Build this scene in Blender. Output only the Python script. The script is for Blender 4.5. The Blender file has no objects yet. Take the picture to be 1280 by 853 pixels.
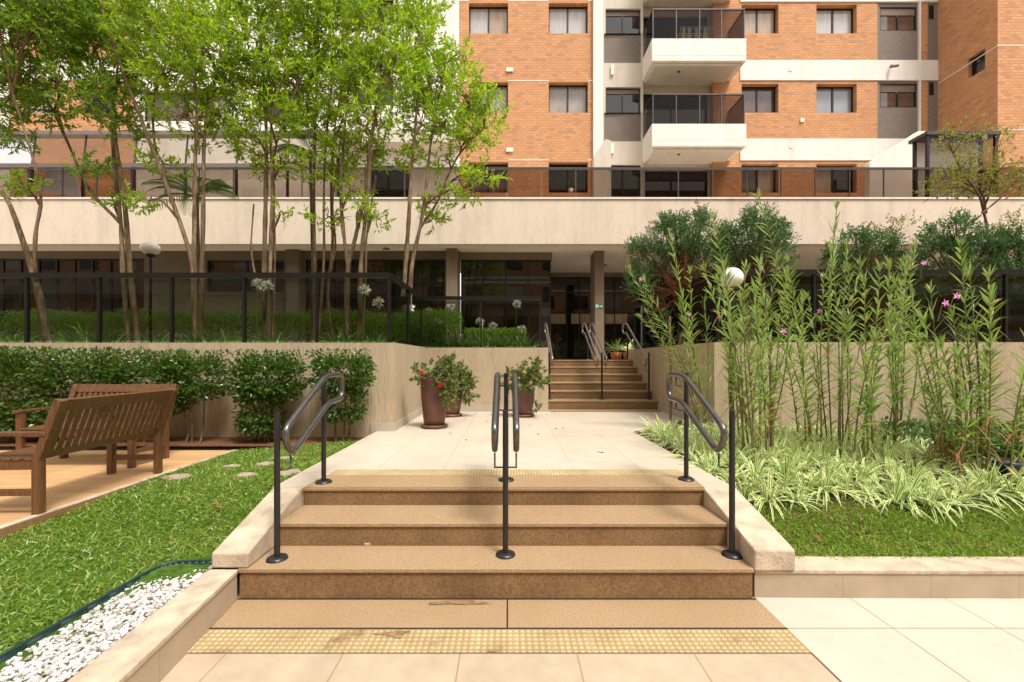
import bpy, math, random
import numpy as np
from mathutils import Vector
R = math.radians
rng = np.random.default_rng(7)
random.seed(7)
SC = bpy.context.scene
COL = SC.collection
# ------------------------------------------------------------------ camera, world, sun, exposure
EYE, F, CX, CY = 1.48, 545.0, 636.0, 450.0
cam = bpy.data.cameras.new("camera"); co = bpy.data.objects.new("camera", cam); COL.objects.link(co)
co.location = (0, 0, EYE); co.rotation_euler = (R(90), 0, 0)
cam.sensor_width = 36; cam.lens = 36 * F / 1280
cam.shift_x = (640 - CX) / 1280; cam.shift_y = (CY - 426.5) / 1280
cam.clip_start = .05; cam.clip_end = 900
SC.camera = co
SUN_TO = Vector((.34, -.44, 1.0)).normalized()
w = bpy.data.worlds.new("World"); SC.world = w; w.use_nodes = True
nt = w.node_tree; nt.nodes.clear()
sky = nt.nodes.new('ShaderNodeTexSky'); sky.sky_type = 'NISHITA'; sky.sun_disc = False
sky.sun_elevation = math.asin(SUN_TO.z); sky.sun_rotation = math.atan2(SUN_TO.x, SUN_TO.y)
sky.air_density = 1.0; sky.dust_density = 3.0
hs = nt.nodes.new('ShaderNodeHueSaturation'); hs.inputs['Saturation'].default_value = .12
mx = nt.nodes.new('ShaderNodeMix'); mx.data_type = 'RGBA'; mx.blend_type = 'MULTIPLY'; mx.inputs[0].default_value = 1
mx.inputs[7].default_value = (1.0, .98, .95, 1)
bg = nt.nodes.new('ShaderNodeBackground'); bg.inputs['Strength'].default_value = .11
wo = nt.nodes.new('ShaderNodeOutputWorld')
nt.links.new(sky.outputs[0], hs.inputs['Color']); nt.links.new(hs.outputs[0], mx.inputs[6])
nt.links.new(mx.outputs[2], bg.inputs[0]); nt.links.new(bg.outputs[0], wo.inputs[0])
sl = bpy.data.lights.new("sun", 'SUN'); sl.energy = 1.4; sl.angle = R(15); sl.color = (1, .97, .925)
so = bpy.data.objects.new("sun", sl); COL.objects.link(so); so.rotation_euler = SUN_TO.to_track_quat('Z', 'Y').to_euler()
SC.view_settings.view_transform = 'Standard'; SC.view_settings.look = 'None'
SC.view_settings.exposure = 1.45; SC.view_settings.gamma = 1
SC.cycles.max_bounces = 8; SC.cycles.transparent_max_bounces = 16; SC.cycles.use_denoising = True

# ------------------------------------------------------------------ helpers
def W(px, py, d): return np.array([(px - CX) * d / F, d, EYE + (CY - py) * d / F])
def mpp(d): return d / F
def norm(a): return a / np.maximum(np.linalg.norm(a, axis=-1, keepdims=True), 1e-9)
def smooth01(t): t = min(1, max(0, t)); return t * t * (3 - 2 * t)

class MB:
    def __init__(s): s.ch = []
    def add(s, v, f, mi=0): s.ch.append((np.asarray(v, float).reshape(-1, 3), np.asarray(f, int), mi)); return s
    def box(s, x0, x1, y0, y1, z0, z1, mi=0):
        v = [(x, y, z) for x in (x0, x1) for y in (y0, y1) for z in (z0, z1)]
        return s.add(v, [(0, 1, 3, 2), (4, 6, 7, 5), (0, 4, 5, 1), (2, 3, 7, 6), (0, 2, 6, 4), (1, 5, 7, 3)], mi)
    def prism(s, pts, z0, z1, mi=0):          # polygon in XY, counter-clockwise
        n = len(pts); v = [(p[0], p[1], z0) for p in pts] + [(p[0], p[1], z1) for p in pts]
        s.ch.append((np.array(v, float), [list(range(n))[::-1], list(range(n, 2 * n))] + [[i, (i + 1) % n, n + (i + 1) % n, n + i] for i in range(n)], mi)); return s
    def prism_x(s, pts, x0, x1, mi=0):        # polygon in YZ extruded along X
        n = len(pts); v = [(x0, p[0], p[1]) for p in pts] + [(x1, p[0], p[1]) for p in pts]
        s.ch.append((np.array(v, float), [list(range(n))[::-1], list(range(n, 2 * n))] + [[i, (i + 1) % n, n + (i + 1) % n, n + i] for i in range(n)], mi)); return s
    def prism_y(s, pts, y0, y1, mi=0):        # polygon in XZ extruded along Y
        n = len(pts); v = [(p[0], y0, p[1]) for p in pts] + [(p[0], y1, p[1]) for p in pts]
        s.ch.append((np.array(v, float), [list(range(n)), list(range(n, 2 * n))[::-1]] + [[i, n + i, n + (i + 1) % n, (i + 1) % n] for i in range(n)], mi)); return s
    def beam(s, a, b, wd, th, up=(0, 0, 1), mi=0):
        a, b = np.array(a, float), np.array(b, float); d = norm(b - a); u = np.array(up, float)
        sd = norm(np.cross(d, u)); u = np.cross(sd, d)
        v = [p + i * sd * wd / 2 + j * u * th / 2 for p in (a, b) for i in (-1, 1) for j in (-1, 1)]
        return s.add(v, [(0, 1, 3, 2), (4, 6, 7, 5), (0, 4, 5, 1), (2, 3, 7, 6), (0, 2, 6, 4), (1, 5, 7, 3)], mi)
    def tube(s, pts, r, n=8, mi=0, closed=False, cap=True):
        P = np.array(pts, float); m = len(P); r = np.broadcast_to(np.array(r, float), (m,)) if np.ndim(r) == 0 or len(np.atleast_1d(r)) != m else np.array(r, float)
        if closed: T = norm(np.roll(P, -1, 0) - np.roll(P, 1, 0))
        else: T = norm(np.gradient(P, axis=0))
        ref = np.array([0, 0, 1.]) if abs(T[0][2]) < .9 else np.array([1., 0, 0])
        u = norm(np.cross(T[0], ref)); V = []
        an = np.arange(n) * 2 * math.pi / n
        for i in range(m):
            u = norm(u - T[i] * np.dot(u, T[i])); q = np.cross(T[i], u)
            V.append(P[i] + r[i] * (np.cos(an)[:, None] * u + np.sin(an)[:, None] * q))
        V = np.concatenate(V); fs = []
        for i in range(m if closed else m - 1):
            j = (i + 1) % m
            for k in range(n): fs.append((i * n + k, i * n + (k + 1) % n, j * n + (k + 1) % n, j * n + k))
        s.add(V, fs, mi)
        if cap and not closed:
            s.ch.append((V[:n], [list(range(n))[::-1]], mi)); s.ch.append((V[-n:], [list(range(n))], mi))
        return s
    def lathe(s, prof, n=28, c=(0, 0, 0), mi=0):
        an = np.arange(n) * 2 * math.pi / n; V = []
        for r, z in prof: V.append(np.stack([c[0] + r * np.cos(an), c[1] + r * np.sin(an), np.full(n, c[2] + z)], 1))
        fs = []
        for i in range(len(prof) - 1):
            for k in range(n): fs.append((i * n + k, i * n + (k + 1) % n, (i + 1) * n + (k + 1) % n, (i + 1) * n + k))
        return s.add(np.concatenate(V), fs, mi)
    def wall(s, x0, x1, z0, z1, y, holes=(), depth=.18, mi=0, rmi=None):
        rmi = mi if rmi is None else rmi
        hs_ = [(max(a, x0), min(b, x1), max(c, z0), min(d, z1)) for a, b, c, d in holes]
        hs_ = [h for h in hs_ if h[1] > h[0] and h[3] > h[2]]
        xs = sorted({x0, x1, *[h[0] for h in hs_], *[h[1] for h in hs_]}); zs = sorted({z0, z1, *[h[2] for h in hs_], *[h[3] for h in hs_]})
        for i in range(len(xs) - 1):
            for j in range(len(zs) - 1):
                cx, cz = (xs[i] + xs[i + 1]) / 2, (zs[j] + zs[j + 1]) / 2
                if any(h[0] < cx < h[1] and h[2] < cz < h[3] for h in hs_): continue
                s.add([(xs[i], y, zs[j]), (xs[i + 1], y, zs[j]), (xs[i + 1], y, zs[j + 1]), (xs[i], y, zs[j + 1])], [(0, 1, 2, 3)], mi)
        for a, b, c, d in hs_:
            q = y + depth
            for l in ([(a, y, c), (a, y, d), (a, q, d), (a, q, c)], [(b, y, c), (b, q, c), (b, q, d), (b, y, d)],
                      [(a, y, c), (a, q, c), (b, q, c), (b, y, c)], [(a, y, d), (b, y, d), (b, q, d), (a, q, d)]):
                s.add(l, [(0, 1, 2, 3)], rmi)
        return s
    def build(s, name, mats, parent=None, smooth=False, bevel=0):
        vs, li, ls, lt, ms, off, lo = [], [], [], [], [], 0, 0
        for v, f, mi in s.ch:
            vs.append(v)
            if isinstance(f, np.ndarray) and f.ndim == 2:
                k = f.shape[1]; li.append((f + off).ravel()); n = len(f)
                ls.append(lo + np.arange(n) * k); lt.append(np.full(n, k)); ms.append(np.full(n, mi)); lo += n * k
            else:
                for p in f:
                    li.append(np.array(p) + off); ls.append([lo]); lt.append([len(p)]); ms.append([mi]); lo += len(p)
            off += len(v)
        me = bpy.data.meshes.new(name); V = np.concatenate(vs); LI = np.concatenate(li)
        me.vertices.add(len(V)); me.vertices.foreach_set('co', V.astype(np.float32).ravel())
        me.loops.add(len(LI)); me.loops.foreach_set('vertex_index', LI.astype(np.int32))
        LS = np.concatenate(ls); me.polygons.add(len(LS))
        me.polygons.foreach_set('loop_start', LS.astype(np.int32)); me.polygons.foreach_set('loop_total', np.concatenate(lt).astype(np.int32))
        me.polygons.foreach_set('material_index', np.concatenate(ms).astype(np.int32))
        me.polygons.foreach_set('use_smooth', np.full(len(LS), smooth))
        me.update(calc_edges=True); me.validate()
        for m in (mats if isinstance(mats, (list, tuple)) else [mats]): me.materials.append(m)
        o = bpy.data.objects.new(name, me); COL.objects.link(o)
        if parent:
            o.parent = parent
            if parent.get('_loc'): o.location = -Vector(parent['_loc'])
        if bevel:
            b = o.modifiers.new('bevel', 'BEVEL'); b.width = bevel; b.segments = 2; b.limit_method = 'ANGLE'
        return o

def tag(o, label=None, cat=None, group=None, kind=None):
    if label: o['label'] = label
    if cat: o['category'] = cat
    if group: o['group'] = group
    if kind: o['kind'] = kind
    return o
class Thing:
    pass
def thing(name, label, cat, loc=(0, 0, 0), group=None):
    """Empty at the base of a thing; meshes given in world coordinates are shifted back by its location."""
    o = bpy.data.objects.new(name, None); COL.objects.link(o); o.location = loc; o.empty_display_size = .1
    tag(o, label, cat, group); return o
def part(mb, name, mats, root, smooth=False, bevel=0, local=False):
    o = mb.build(name, mats, None, smooth, bevel); o.parent = root
    if not local:
        off = Vector((0, 0, 0)); p = root
        while p: off += p.location; p = p.parent
        o.location = -off
    return o
def struct(mb, name, mats, smooth=False, bevel=0):
    return tag(mb.build(name, mats, None, smooth, bevel), kind='structure')
def copy_tree(o, parent=None):
    c = o.copy(); COL.objects.link(c)
    if parent: c.parent = parent
    for ch in list(o.children): copy_tree(ch, c)
    return c

# ------------------------------------------------------------------ materials
class NT:
    def __init__(s, name):
        s.m = bpy.data.materials.new(name); s.m.use_nodes = True; s.t = s.m.node_tree
        s.b = s.t.nodes['Principled BSDF']; s.out = s.t.nodes['Material Output']
    def n(s, ty, **kw):
        nd = s.t.nodes.new('ShaderNode' + ty)
        for k, v in kw.items(): setattr(nd, k, v)
        return nd
    def l(s, a, b): s.t.links.new(a, b)
    def val(s, nd, key, v):
        if hasattr(v, 'is_output'): s.l(v, nd.inputs[key])
        else: nd.inputs[key].default_value = v
    def math(s, op, a, b=0.0, clamp=False):
        nd = s.n('Math', operation=op); nd.use_clamp = clamp; s.val(nd, 0, a); s.val(nd, 1, b); return nd.outputs[0]
    def mix(s, f, a, b, mode='MIX'):
        nd = s.n('Mix'); nd.data_type = 'RGBA'; nd.blend_type = mode; s.val(nd, 0, f)
        for k, c in ((6, a), (7, b)):
            if hasattr(c, 'is_output'): s.l(c, nd.inputs[k])
            else: nd.inputs[k].default_value = (*c[:3], 1)
        return nd.outputs[2]
    def coord(s, world=True, scale=(1, 1, 1), loc=(0, 0, 0)):
        src = s.n('NewGeometry').outputs['Position'] if world else s.n('TexCoord').outputs['Object']
        mp = s.n('Mapping'); mp.inputs['Scale'].default_value = scale; mp.inputs['Location'].default_value = loc
        s.l(src, mp.inputs['Vector']); return mp.outputs[0]
    def noise(s, vec, scale, detail=4, rough=.55):
        nd = s.n('TexNoise'); nd.inputs['Scale'].default_value = scale; nd.inputs['Detail'].default_value = detail; nd.inputs['Roughness'].default_value = rough
        s.l(vec, nd.inputs['Vector']); return nd.outputs['Fac']
    def ramp(s, fac, stops):
        nd = s.n('ValToRGB'); cr = nd.color_ramp
        while len(cr.elements) > 1: cr.elements.remove(cr.elements[-1])
        cr.elements[0].position = stops[0][0]; cr.elements[0].color = (*stops[0][1], 1)
        for p, c in stops[1:]: e = cr.elements.new(p); e.color = (*c, 1)
        s.l(fac, nd.inputs[0]); return nd.outputs[0]
    def bump(s, h, strength=.3, dist=.01):
        nd = s.n('Bump'); nd.inputs['Strength'].default_value = strength; nd.inputs['Distance'].default_value = dist
        s.l(h, nd.inputs['Height']); s.l(nd.outputs[0], s.b.inputs['Normal']); return nd
    def base(s, c, rough=.6, metal=0, spec=.5):
        if hasattr(c, 'is_output'): s.l(c, s.b.inputs['Base Color'])
        else: s.b.inputs['Base Color'].default_value = (*c, 1)
        s.val(s.b, 'Roughness', rough); s.b.inputs['Metallic'].default_value = metal; s.b.inputs['Specular IOR Level'].default_value = spec
        return s.m
    def grid(s, vec, w, h, ox, oy, line):
        """1 on the joint lines of a w x h grid in x, y of vec."""
        sp = s.n('SeparateXYZ'); s.l(vec, sp.inputs[0]); r = []
        for ax, sz, o in ((0, w, ox), (1, h, oy)):
            a = s.math('SUBTRACT', sp.outputs[ax], o - 100 * sz + line / 2); a = s.math('MODULO', a, sz); r.append(s.math('GREATER_THAN', a, sz - line))
        return s.math('MAXIMUM', r[0], r[1])
    def cell(s, vec, w, h, ox, oy):
        sp = s.n('SeparateXYZ'); s.l(vec, sp.inputs[0]); o_ = []
        for ax, sz, o in ((0, w, ox), (1, h, oy)):
            a = s.math('SUBTRACT', sp.outputs[ax], o - 100 * sz); a = s.math('DIVIDE', a, sz); o_.append(s.math('FLOOR', a))
        cb = s.n('CombineXYZ'); s.l(o_[0], cb.inputs[0]); s.l(o_[1], cb.inputs[1])
        wn = s.n('TexWhiteNoise'); s.l(cb.outputs[0], wn.inputs['Vector']); return wn.outputs['Value']

def plain(name, c, rough=.6, metal=0, spec=.5, var=.12, scale=6, bump=0, bscale=60, world=False):
    m = NT(name); v = m.coord(world)
    n = m.noise(v, scale, 5)
    k = m.ramp(n, [(.3, tuple(x * (1 - var) for x in c)), (.7, tuple(min(1, x * (1 + var)) for x in c))])
    if bump: m.bump(m.noise(v, bscale, 4), bump, .01)
    return m.base(k, rough, metal, spec)
def stucco(name, c, streak=.25, bstr=.5, stain=(.20, .15, .10)):
    m = NT(name); fine = m.coord(True, (1, 1, .12)); v = m.coord(True)
    st = m.noise(fine, 55, 3, .6); big = m.noise(m.coord(True, (1, 1, .35)), 1.8, 5, .6); gr = m.noise(v, 90, 3)
    c1 = m.ramp(st, [(.3, tuple(x * (1 - streak) for x in c)), (.62, c)])
    c2 = m.mix(m.math('MULTIPLY', m.ramp(big, [(.48, (0, 0, 0)), (.78, (1, 1, 1))]), .35), c1, stain)
    dr = m.noise(m.coord(True, (1, 1, .08)), 4.5, 4, .7); c2 = m.mix(m.math('MULTIPLY', m.ramp(dr, [(.52, (0, 0, 0)), (.72, (1, 1, 1))]), .28), c2, stain)
    m.bump(m.math('ADD', m.math('MULTIPLY', st, .8), m.math('MULTIPLY', gr, .35)), bstr, .012)
    return m.base(c2, .85, 0, .25)
def tiles(name, c, w, h, ox, oy, line=.004, grout=(.25, .19, .13), rough=.35, var=.06, mott=.10, soil=.0):
    m = NT(name); v = m.coord(True); g = m.grid(v, w, h, ox, oy, line)
    ce = m.cell(v, w, h, ox, oy); n = m.noise(v, 5, 6, .65)
    a = m.ramp(n, [(.3, tuple(x * (1 - mott) for x in c)), (.7, tuple(min(1, x * (1 + mott * .6)) for x in c))])
    a = m.mix(m.math('MULTIPLY', ce, var * 2), a, tuple(x * .8 for x in c))
    if soil:
        big = m.noise(v, .9, 4, .6); a = m.mix(m.math('MULTIPLY', m.ramp(big, [(.45, (0, 0, 0)), (.7, (1, 1, 1))]), soil), a, tuple(x * y for x, y in zip(c, (.6, .55, .48))))
    a = m.mix(m.math('MULTIPLY', g, .8), a, grout)
    m.bump(m.math('SUBTRACT', m.math('MULTIPLY', n, .15), g), .25, .004)
    return m.base(a, m.math('ADD', rough, m.math('MULTIPLY', n, .15)), 0, .45)
def brick(name, axis='x', cs=((.64, .325, .155), (.56, .265, .12), (.46, .235, .125))):
    m = NT(name); sp = m.n('SeparateXYZ'); m.l(m.n('NewGeometry').outputs['Position'], sp.inputs[0])
    cb = m.n('CombineXYZ'); m.l(sp.outputs[0 if axis == 'x' else 1], cb.inputs[0]); m.l(sp.outputs[2], cb.inputs[1])
    b = m.n('TexBrick'); b.inputs['Scale'].default_value = 1; b.inputs['Brick Width'].default_value = .225; b.inputs['Row Height'].default_value = .095
    b.inputs['Mortar Size'].default_value = .010; b.inputs['Mortar Smooth'].default_value = .2; b.inputs['Bias'].default_value = 0
    b.inputs['Color1'].default_value = (0, 0, 0, 1); b.inputs['Color2'].default_value = (1, 1, 1, 1); b.inputs['Mortar'].default_value = (.5, .5, .5, 1)
    m.l(cb.outputs[0], b.inputs['Vector'])
    bw = m.n('RGBToBW'); m.l(b.outputs['Color'], bw.inputs[0])
    k = m.ramp(bw.outputs[0], [(.0, cs[0]), (.45, cs[1]), (.82, cs[0]), (.9, cs[2]), (1, cs[2])])
    n = m.noise(cb.outputs[0], .7, 5); k = m.mix(m.math('MULTIPLY', m.ramp(m.noise(cb.outputs[0], 1.6, 6, .7), [(.4, (0, 0, 0)), (.65, (1, 1, 1))]), .4), k, tuple(x * .72 for x in cs[0]))
    k = m.mix(m.math('MULTIPLY', b.outputs['Fac'], .85), k, (.36, .215, .125))
    m.bump(m.math('SUBTRACT', m.math('MULTIPLY', m.noise(cb.outputs[0], 30), .3), b.outputs['Fac']), .5, .008)
    return m.base(k, .85, 0, .2)
def leaf(name, c1, c2, tr=.35, rough=.45, spec=.4, c3=None, under=None, patch=None):
    m = NT(name); ri = m.n('NewGeometry').outputs['Random Per Island']
    k = m.ramp(ri, [(0, c1), (.85, c2), (.97, c3 or c2)])
    n = m.noise(m.coord(True), 1.3, 3); k = m.mix(m.math('MULTIPLY', n, .5), k, tuple(x * .72 for x in c1))
    if patch: k = m.mix(m.math('MULTIPLY', m.ramp(m.noise(m.coord(True), 2.6, 5, .65), [(.47, (0, 0, 0)), (.66, (1, 1, 1))]), .65), k, patch)
    if under: k = m.mix(m.n('NewGeometry').outputs['Backfacing'], k, under)
    m.base(k, rough, 0, spec)
    t = m.n('BsdfTranslucent'); m.l(m.mix(.5, k, tuple(min(1, a * 1.9) for a in c2)), t.inputs[0])
    s = m.n('MixShader'); s.inputs[0].default_value = tr; m.l(m.b.outputs[0], s.inputs[1]); m.l(t.outputs[0], s.inputs[2]); m.l(s.outputs[0], m.out.inputs[0])
    return m.m
def smoked(name, tint=(.30, .30, .28), rough=.02, ior=1.22):
    m = NT(name); tr = m.n('BsdfTransparent'); tr.inputs[0].default_value = (*tint, 1)
    gl = m.n('BsdfGlossy'); gl.inputs['Roughness'].default_value = rough
    fr = m.n('Fresnel'); bf = m.n('NewGeometry').outputs['Backfacing']; m.l(m.math('SUBTRACT', ior, m.math('MULTIPLY', bf, ior - 1 / ior)), fr.inputs[0])
    s = m.n('MixShader'); m.l(fr.outputs[0], s.inputs[0]); m.l(tr.outputs[0], s.inputs[1]); m.l(gl.outputs[0], s.inputs[2]); m.l(s.outputs[0], m.out.inputs[0])
    return m.m
def pane(name, c, rough=.03, spec=.6, var=.25, net=False, stripes=False):
    m = NT(name); v = m.coord(False); n = m.noise(m.coord(False, (14, 1, .6)) if stripes else v, 1.6 if not stripes else 1.0, 3)
    k = m.ramp(n, [(.35, tuple(x * (1 - var) for x in c)), (.65, tuple(min(1, x * (1 + var)) for x in c))])
    if net:
        rt = m.n('Mapping'); rt.inputs['Rotation'].default_value = (0, R(45), 0); m.l(m.n('TexCoord').outputs['Object'], rt.inputs[0])
        sw = m.n('SeparateXYZ'); m.l(rt.outputs[0], sw.inputs[0]); cb = m.n('CombineXYZ'); m.l(sw.outputs[0], cb.inputs[0]); m.l(sw.outputs[2], cb.inputs[1])
        k = m.mix(m.math('MULTIPLY', m.grid(cb.outputs[0], .07, .07, 0, 0, .016), .7), k, (.6, .54, .46))
    return m.base(k, rough, 0, spec)

M = {}
M['granite'] = (lambda m: (lambda v: m.base(m.mix(m.math('MULTIPLY', m.grid(v, 1.08, 50, -.008, 20, .004), .25), m.mix(m.math('MULTIPLY', m.ramp(m.noise(v, 1.5, 4), [(.4, (0, 0, 0)), (.75, (1, 1, 1))]), .35),
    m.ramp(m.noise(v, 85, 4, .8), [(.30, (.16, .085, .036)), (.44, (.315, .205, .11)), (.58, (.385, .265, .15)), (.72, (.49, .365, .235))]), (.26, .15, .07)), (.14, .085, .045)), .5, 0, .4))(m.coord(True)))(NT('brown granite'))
M['granite_shaded'] = (lambda m: (lambda v: m.base(m.mix(m.math('MULTIPLY', m.grid(v, .9, 50, .3, 20, .004), .35), m.mix(m.math('MULTIPLY', m.ramp(m.noise(v, 2.5, 5), [(.4, (0, 0, 0)), (.7, (1, 1, 1))]), .5),
    m.ramp(m.noise(v, 75, 4, .8), [(.3, (.10, .055, .022)), (.5, (.235, .138, .062)), (.7, (.34, .215, .105))]), (.09, .045, .02)), (.05, .03, .015)), .55, 0, .35))(m.coord(True)))(NT('worn brown granite riser with painted shade'))  # darker copy of the tread granite: shade of the upright faces put into the colour
def tactile(name, dots=True):
    m = NT(name); v = m.coord(True); sp = m.n('SeparateXYZ'); m.l(v, sp.inputs[0])
    if dots:
        q = []
        for ax, per in ((0, .0333), (1, .0333)):
            a = m.math('FRACT', m.math('DIVIDE', m.math('ADD', sp.outputs[ax], 10.0), per)); q.append(m.math('POWER', m.math('SUBTRACT', a, .5), 2))
        h = m.math('LESS_THAN', m.math('SQRT', m.math('ADD', q[0], q[1])), .34)
        hs_ = m.math('SUBTRACT', 1.0, m.math('MULTIPLY', m.math('SQRT', m.math('ADD', q[0], q[1])), 2.2), True)
    else:
        a = m.math('FRACT', m.math('DIVIDE', m.math('ADD', sp.outputs[0], 10.0), .025)); h = m.math('LESS_THAN', a, .5); hs_ = h
    n = m.noise(v, 4, 5, .65)
    k = m.ramp(n, [(.30, (.20, .13, .055)), (.42, (.44, .33, .17)), (.6, (.52, .41, .22)), (.75, (.60, .49, .30))])
    g = m.grid(v, .2, 1.0, .025, .4, .005); k = m.mix(m.math('MULTIPLY', m.math('SUBTRACT', 1.0, h), .6), k, (.22, .135, .05)); k = m.mix(m.math('MULTIPLY', g, .5), k, (.45, .38, .28))
    m.bump(hs_, .7, .006); return m.base(k, .6, 0, .3)
M['tactile'] = tactile('worn yellow tactile tile'); M['tactile_bar'] = tactile('ribbed yellow tactile tile', False)
M['beige_tile'] = tiles('beige floor tile', (.45, .35, .24), .589, .6, -.245, 2.198, .007, (.24, .15, .08), .5, .06, .16, .3)
M['cream_tile'] = tiles('cream porcelain tile', (.53, .462, .37), .588, .6, 1.53, 2.404, .008, (.22, .14, .08), .4, .05, .06, .25)
M['landing_tile'] = tiles('cream landing tile', (.55, .465, .36), .6, .6, 0, 4.465, .005, (.26, .19, .12), .42, .08, .09, .3)
M['kerb_tile'] = tiles('beige kerb tile', (.42, .325, .225), .545, 3, 1.53, -1, .005, (.30, .21, .13), .5, .05, .12, .2)
M['kerb'] = plain('rough beige concrete cap', (.48, .385, .275), .85, 0, .2, .28, 7, .6, 60, True)
M['skirt'] = plain('grey beige skirting tile', (.43, .37, .29), .45, 0, .4, .05, 4)
M['jointdark'] = plain('dark dirty joint', (.03, .02, .013), .9, 0, .2, .3, 20)
M['deck'] = (lambda m: (lambda v: m.base(m.mix(m.math('MULTIPLY', m.grid(v, 1.2, .15, -3.39, .1, .005), .7),
    m.mix(m.math('MULTIPLY', m.cell(v, 1.2, .15, -3.39, .1), .55), m.ramp(m.noise(m.coord(True, (1, 9, 1)), 3, 5), [(.3, (.50, .28, .12)), (.7, (.66, .41, .20))]), (.40, .21, .09)), (.16, .08, .04)), .5, 0, .4))(m.coord(True)))(NT('wood look deck tile'))
M['stucco'] = stucco('scratched beige stucco', (.50, .39, .255), .2, .9)
M['fascia'] = stucco('cream textured parapet', (.72, .60, .47), .14, .5, (.34, .27, .19))
M['ceiling'] = plain('painted soffit', (.74, .66, .55), .8, 0, .2, .04, 2, 0, 60, True)
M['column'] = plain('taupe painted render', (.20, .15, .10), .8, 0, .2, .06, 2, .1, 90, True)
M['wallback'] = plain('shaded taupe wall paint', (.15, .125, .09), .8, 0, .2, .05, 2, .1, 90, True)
M['white'] = stucco('off white facade paint', (.80, .75, .67), .08, .2, (.48, .42, .34))
M['beige'] = stucco('beige facade paint', (.62, .55, .45), .08, .3, (.40, .34, .27))
M['greyp'] = plain('grey facade panel', (.20, .165, .135), .8, 0, .25, .10, 8, .15, 80, True)
M['brick'] = brick('orange facing brick'); M['brick_side'] = brick('orange facing brick of the wing', 'y')
M['joint'] = plain('pale joint sealant', (.75, .66, .56), .8, 0, .2, .05)
M['frame'] = plain('dark bronze window frame', (.022, .018, .015), .35, .3, .5, .1)
M['shutter'] = (lambda m: (lambda v: m.base(m.mix(m.math('MULTIPLY', m.grid(v, 50, .05, 0, 0, .02), .6), (.20, .13, .09), (.05, .034, .025)), .5))(
    (lambda sp, cb: (m.l(m.n('TexCoord').outputs['Object'], sp.inputs[0]), m.l(sp.outputs[0], cb.inputs[0]), m.l(sp.outputs[2], cb.inputs[1]), cb.outputs[0])[-1])(m.n('SeparateXYZ'), m.n('CombineXYZ'))))(NT('brown roller shutter'))
M['black'] = plain('black powder coated metal', (.012, .011, .010), .35, .3, .5, .1)
M['steel'] = plain('graphite painted tube', (.14, .13, .12), .3, .8, .5, .15, 30)
M['steel_dark'] = plain('dark painted post', (.028, .026, .025), .35, .4, .5, .15, 30)
M['steel_light'] = plain('brushed steel tube', (.30, .25, .215), .28, .8, .5, .15, 30)
M['rail'] = plain('grey aluminium rail', (.08, .07, .065), .35, .6, .5, .1)
M['smoked'] = smoked('smoked guard glass', (.58, .60, .54), ior=1.32); M['smoked_far'] = smoked('smoked terrace glass', (.56, .51, .47))
M['clear'] = smoked('clear enclosure glass', (.9, .88, .86))
M['gl_dark'] = pane('dark window glass', (.012, .010, .009), .015, .7)
M['gl_curtain'] = pane('window glass over pale curtain', (.42, .40, .38), .05, .6, .12, False, True)
M['gl_blind'] = pane('window glass over beige blind', (.36, .27, .19), .05, .6, .18, False, True)
M['gl_brown'] = pane('window glass over brown room', (.10, .06, .045), .03, .7, .4)
M['gl_blue'] = pane('window glass over grey curtain', (.24, .25, .27), .04, .7, .12)
M['gl_net'] = pane('window glass behind safety net', (.16, .14, .12), .05, .5, .5, True)
M['wood'] = (lambda m: (lambda v: (m.bump(m.noise(v, 5, 4), .15, .003), m.base(m.ramp(m.noise(v, 4, 6, .65), [(.3, (.055, .023, .009)), (.5, (.12, .052, .02)), (.72, (.20, .095, .038))]), .38, 0, .5))[1])(m.coord(False, (22, 22, 1.4))))(NT('varnished red brown wood'))
M['terracotta'] = plain('dark terracotta glaze', (.115, .045, .028), .5, 0, .5, .3, 7, .15, 60)
M['soil'] = plain('dark soil with litter', (.075, .042, .024), .95, 0, .1, .4, 14, .6, 40, True)
M['litter'] = plain('reddish leaf litter soil', (.14, .065, .032), .95, 0, .1, .5, 25, .7, 60, True)
M['lawn'] = plain('soil under lawn', (.05, .10, .012), .95, 0, .1, .5, 20, .5, 50, True)
M['paving'] = plain('grey outer paving', (.38, .32, .25), .8, 0, .3, .15, 1.5, .2, 40, True)
M['bark'] = (lambda m: (lambda v: (m.bump(m.noise(v, 14, 5), .6, .01), m.base(m.ramp(m.noise(v, 6, 6, .7), [(.3, (.045, .03, .017)), (.46, (.125, .082, .043)), (.6, (.22, .155, .088)), (.75, (.42, .34, .24))]), .85, 0, .2))[1])(m.coord(False, (3, 3, .6))))(NT('light brown bark'))
M['twig'] = plain('brown twig', (.16, .09, .045), .85, 0, .2, .3, 10)
M['leaf_tree'] = leaf('fresh tree leaf', (.12, .23, .007), (.35, .49, .022), .45, .42, .4, (.42, .36, .04))
M['leaf_tree_dark'] = leaf('deep green tree leaf', (.075, .16, .007), (.23, .36, .02), .42, .42, .4, (.24, .24, .04))
M['leaf_tree_light'] = leaf('bright young tree leaf', (.14, .27, .007), (.39, .55, .025), .48, .42, .4, (.5, .45, .06))
M['leaf_hedge'] = leaf('glossy hedge leaf', (.03, .075, .008), (.095, .18, .018), .25, .32, .45, (.22, .22, .03))
M['leaf_box'] = leaf('clipped box leaf', (.13, .28, .02), (.30, .48, .05), .3, .45, .4)
M['leaf_strap'] = leaf('strap leaf', (.08, .20, .02), (.2, .36, .05), .3, .35, .45)
M['leaf_cane'] = leaf('orchid cane leaf', (.085, .18, .012), (.23, .36, .03), .3, .4, .45, (.45, .38, .12), (.34, .44, .17))
M['cane'] = plain('green brown cane', (.16, .15, .05), .6, 0, .4, .4, 9)
M['leaf_juniper'] = leaf('blue green juniper needle', (.035, .10, .022), (.14, .26, .075), .15, .6, .3)
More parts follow.
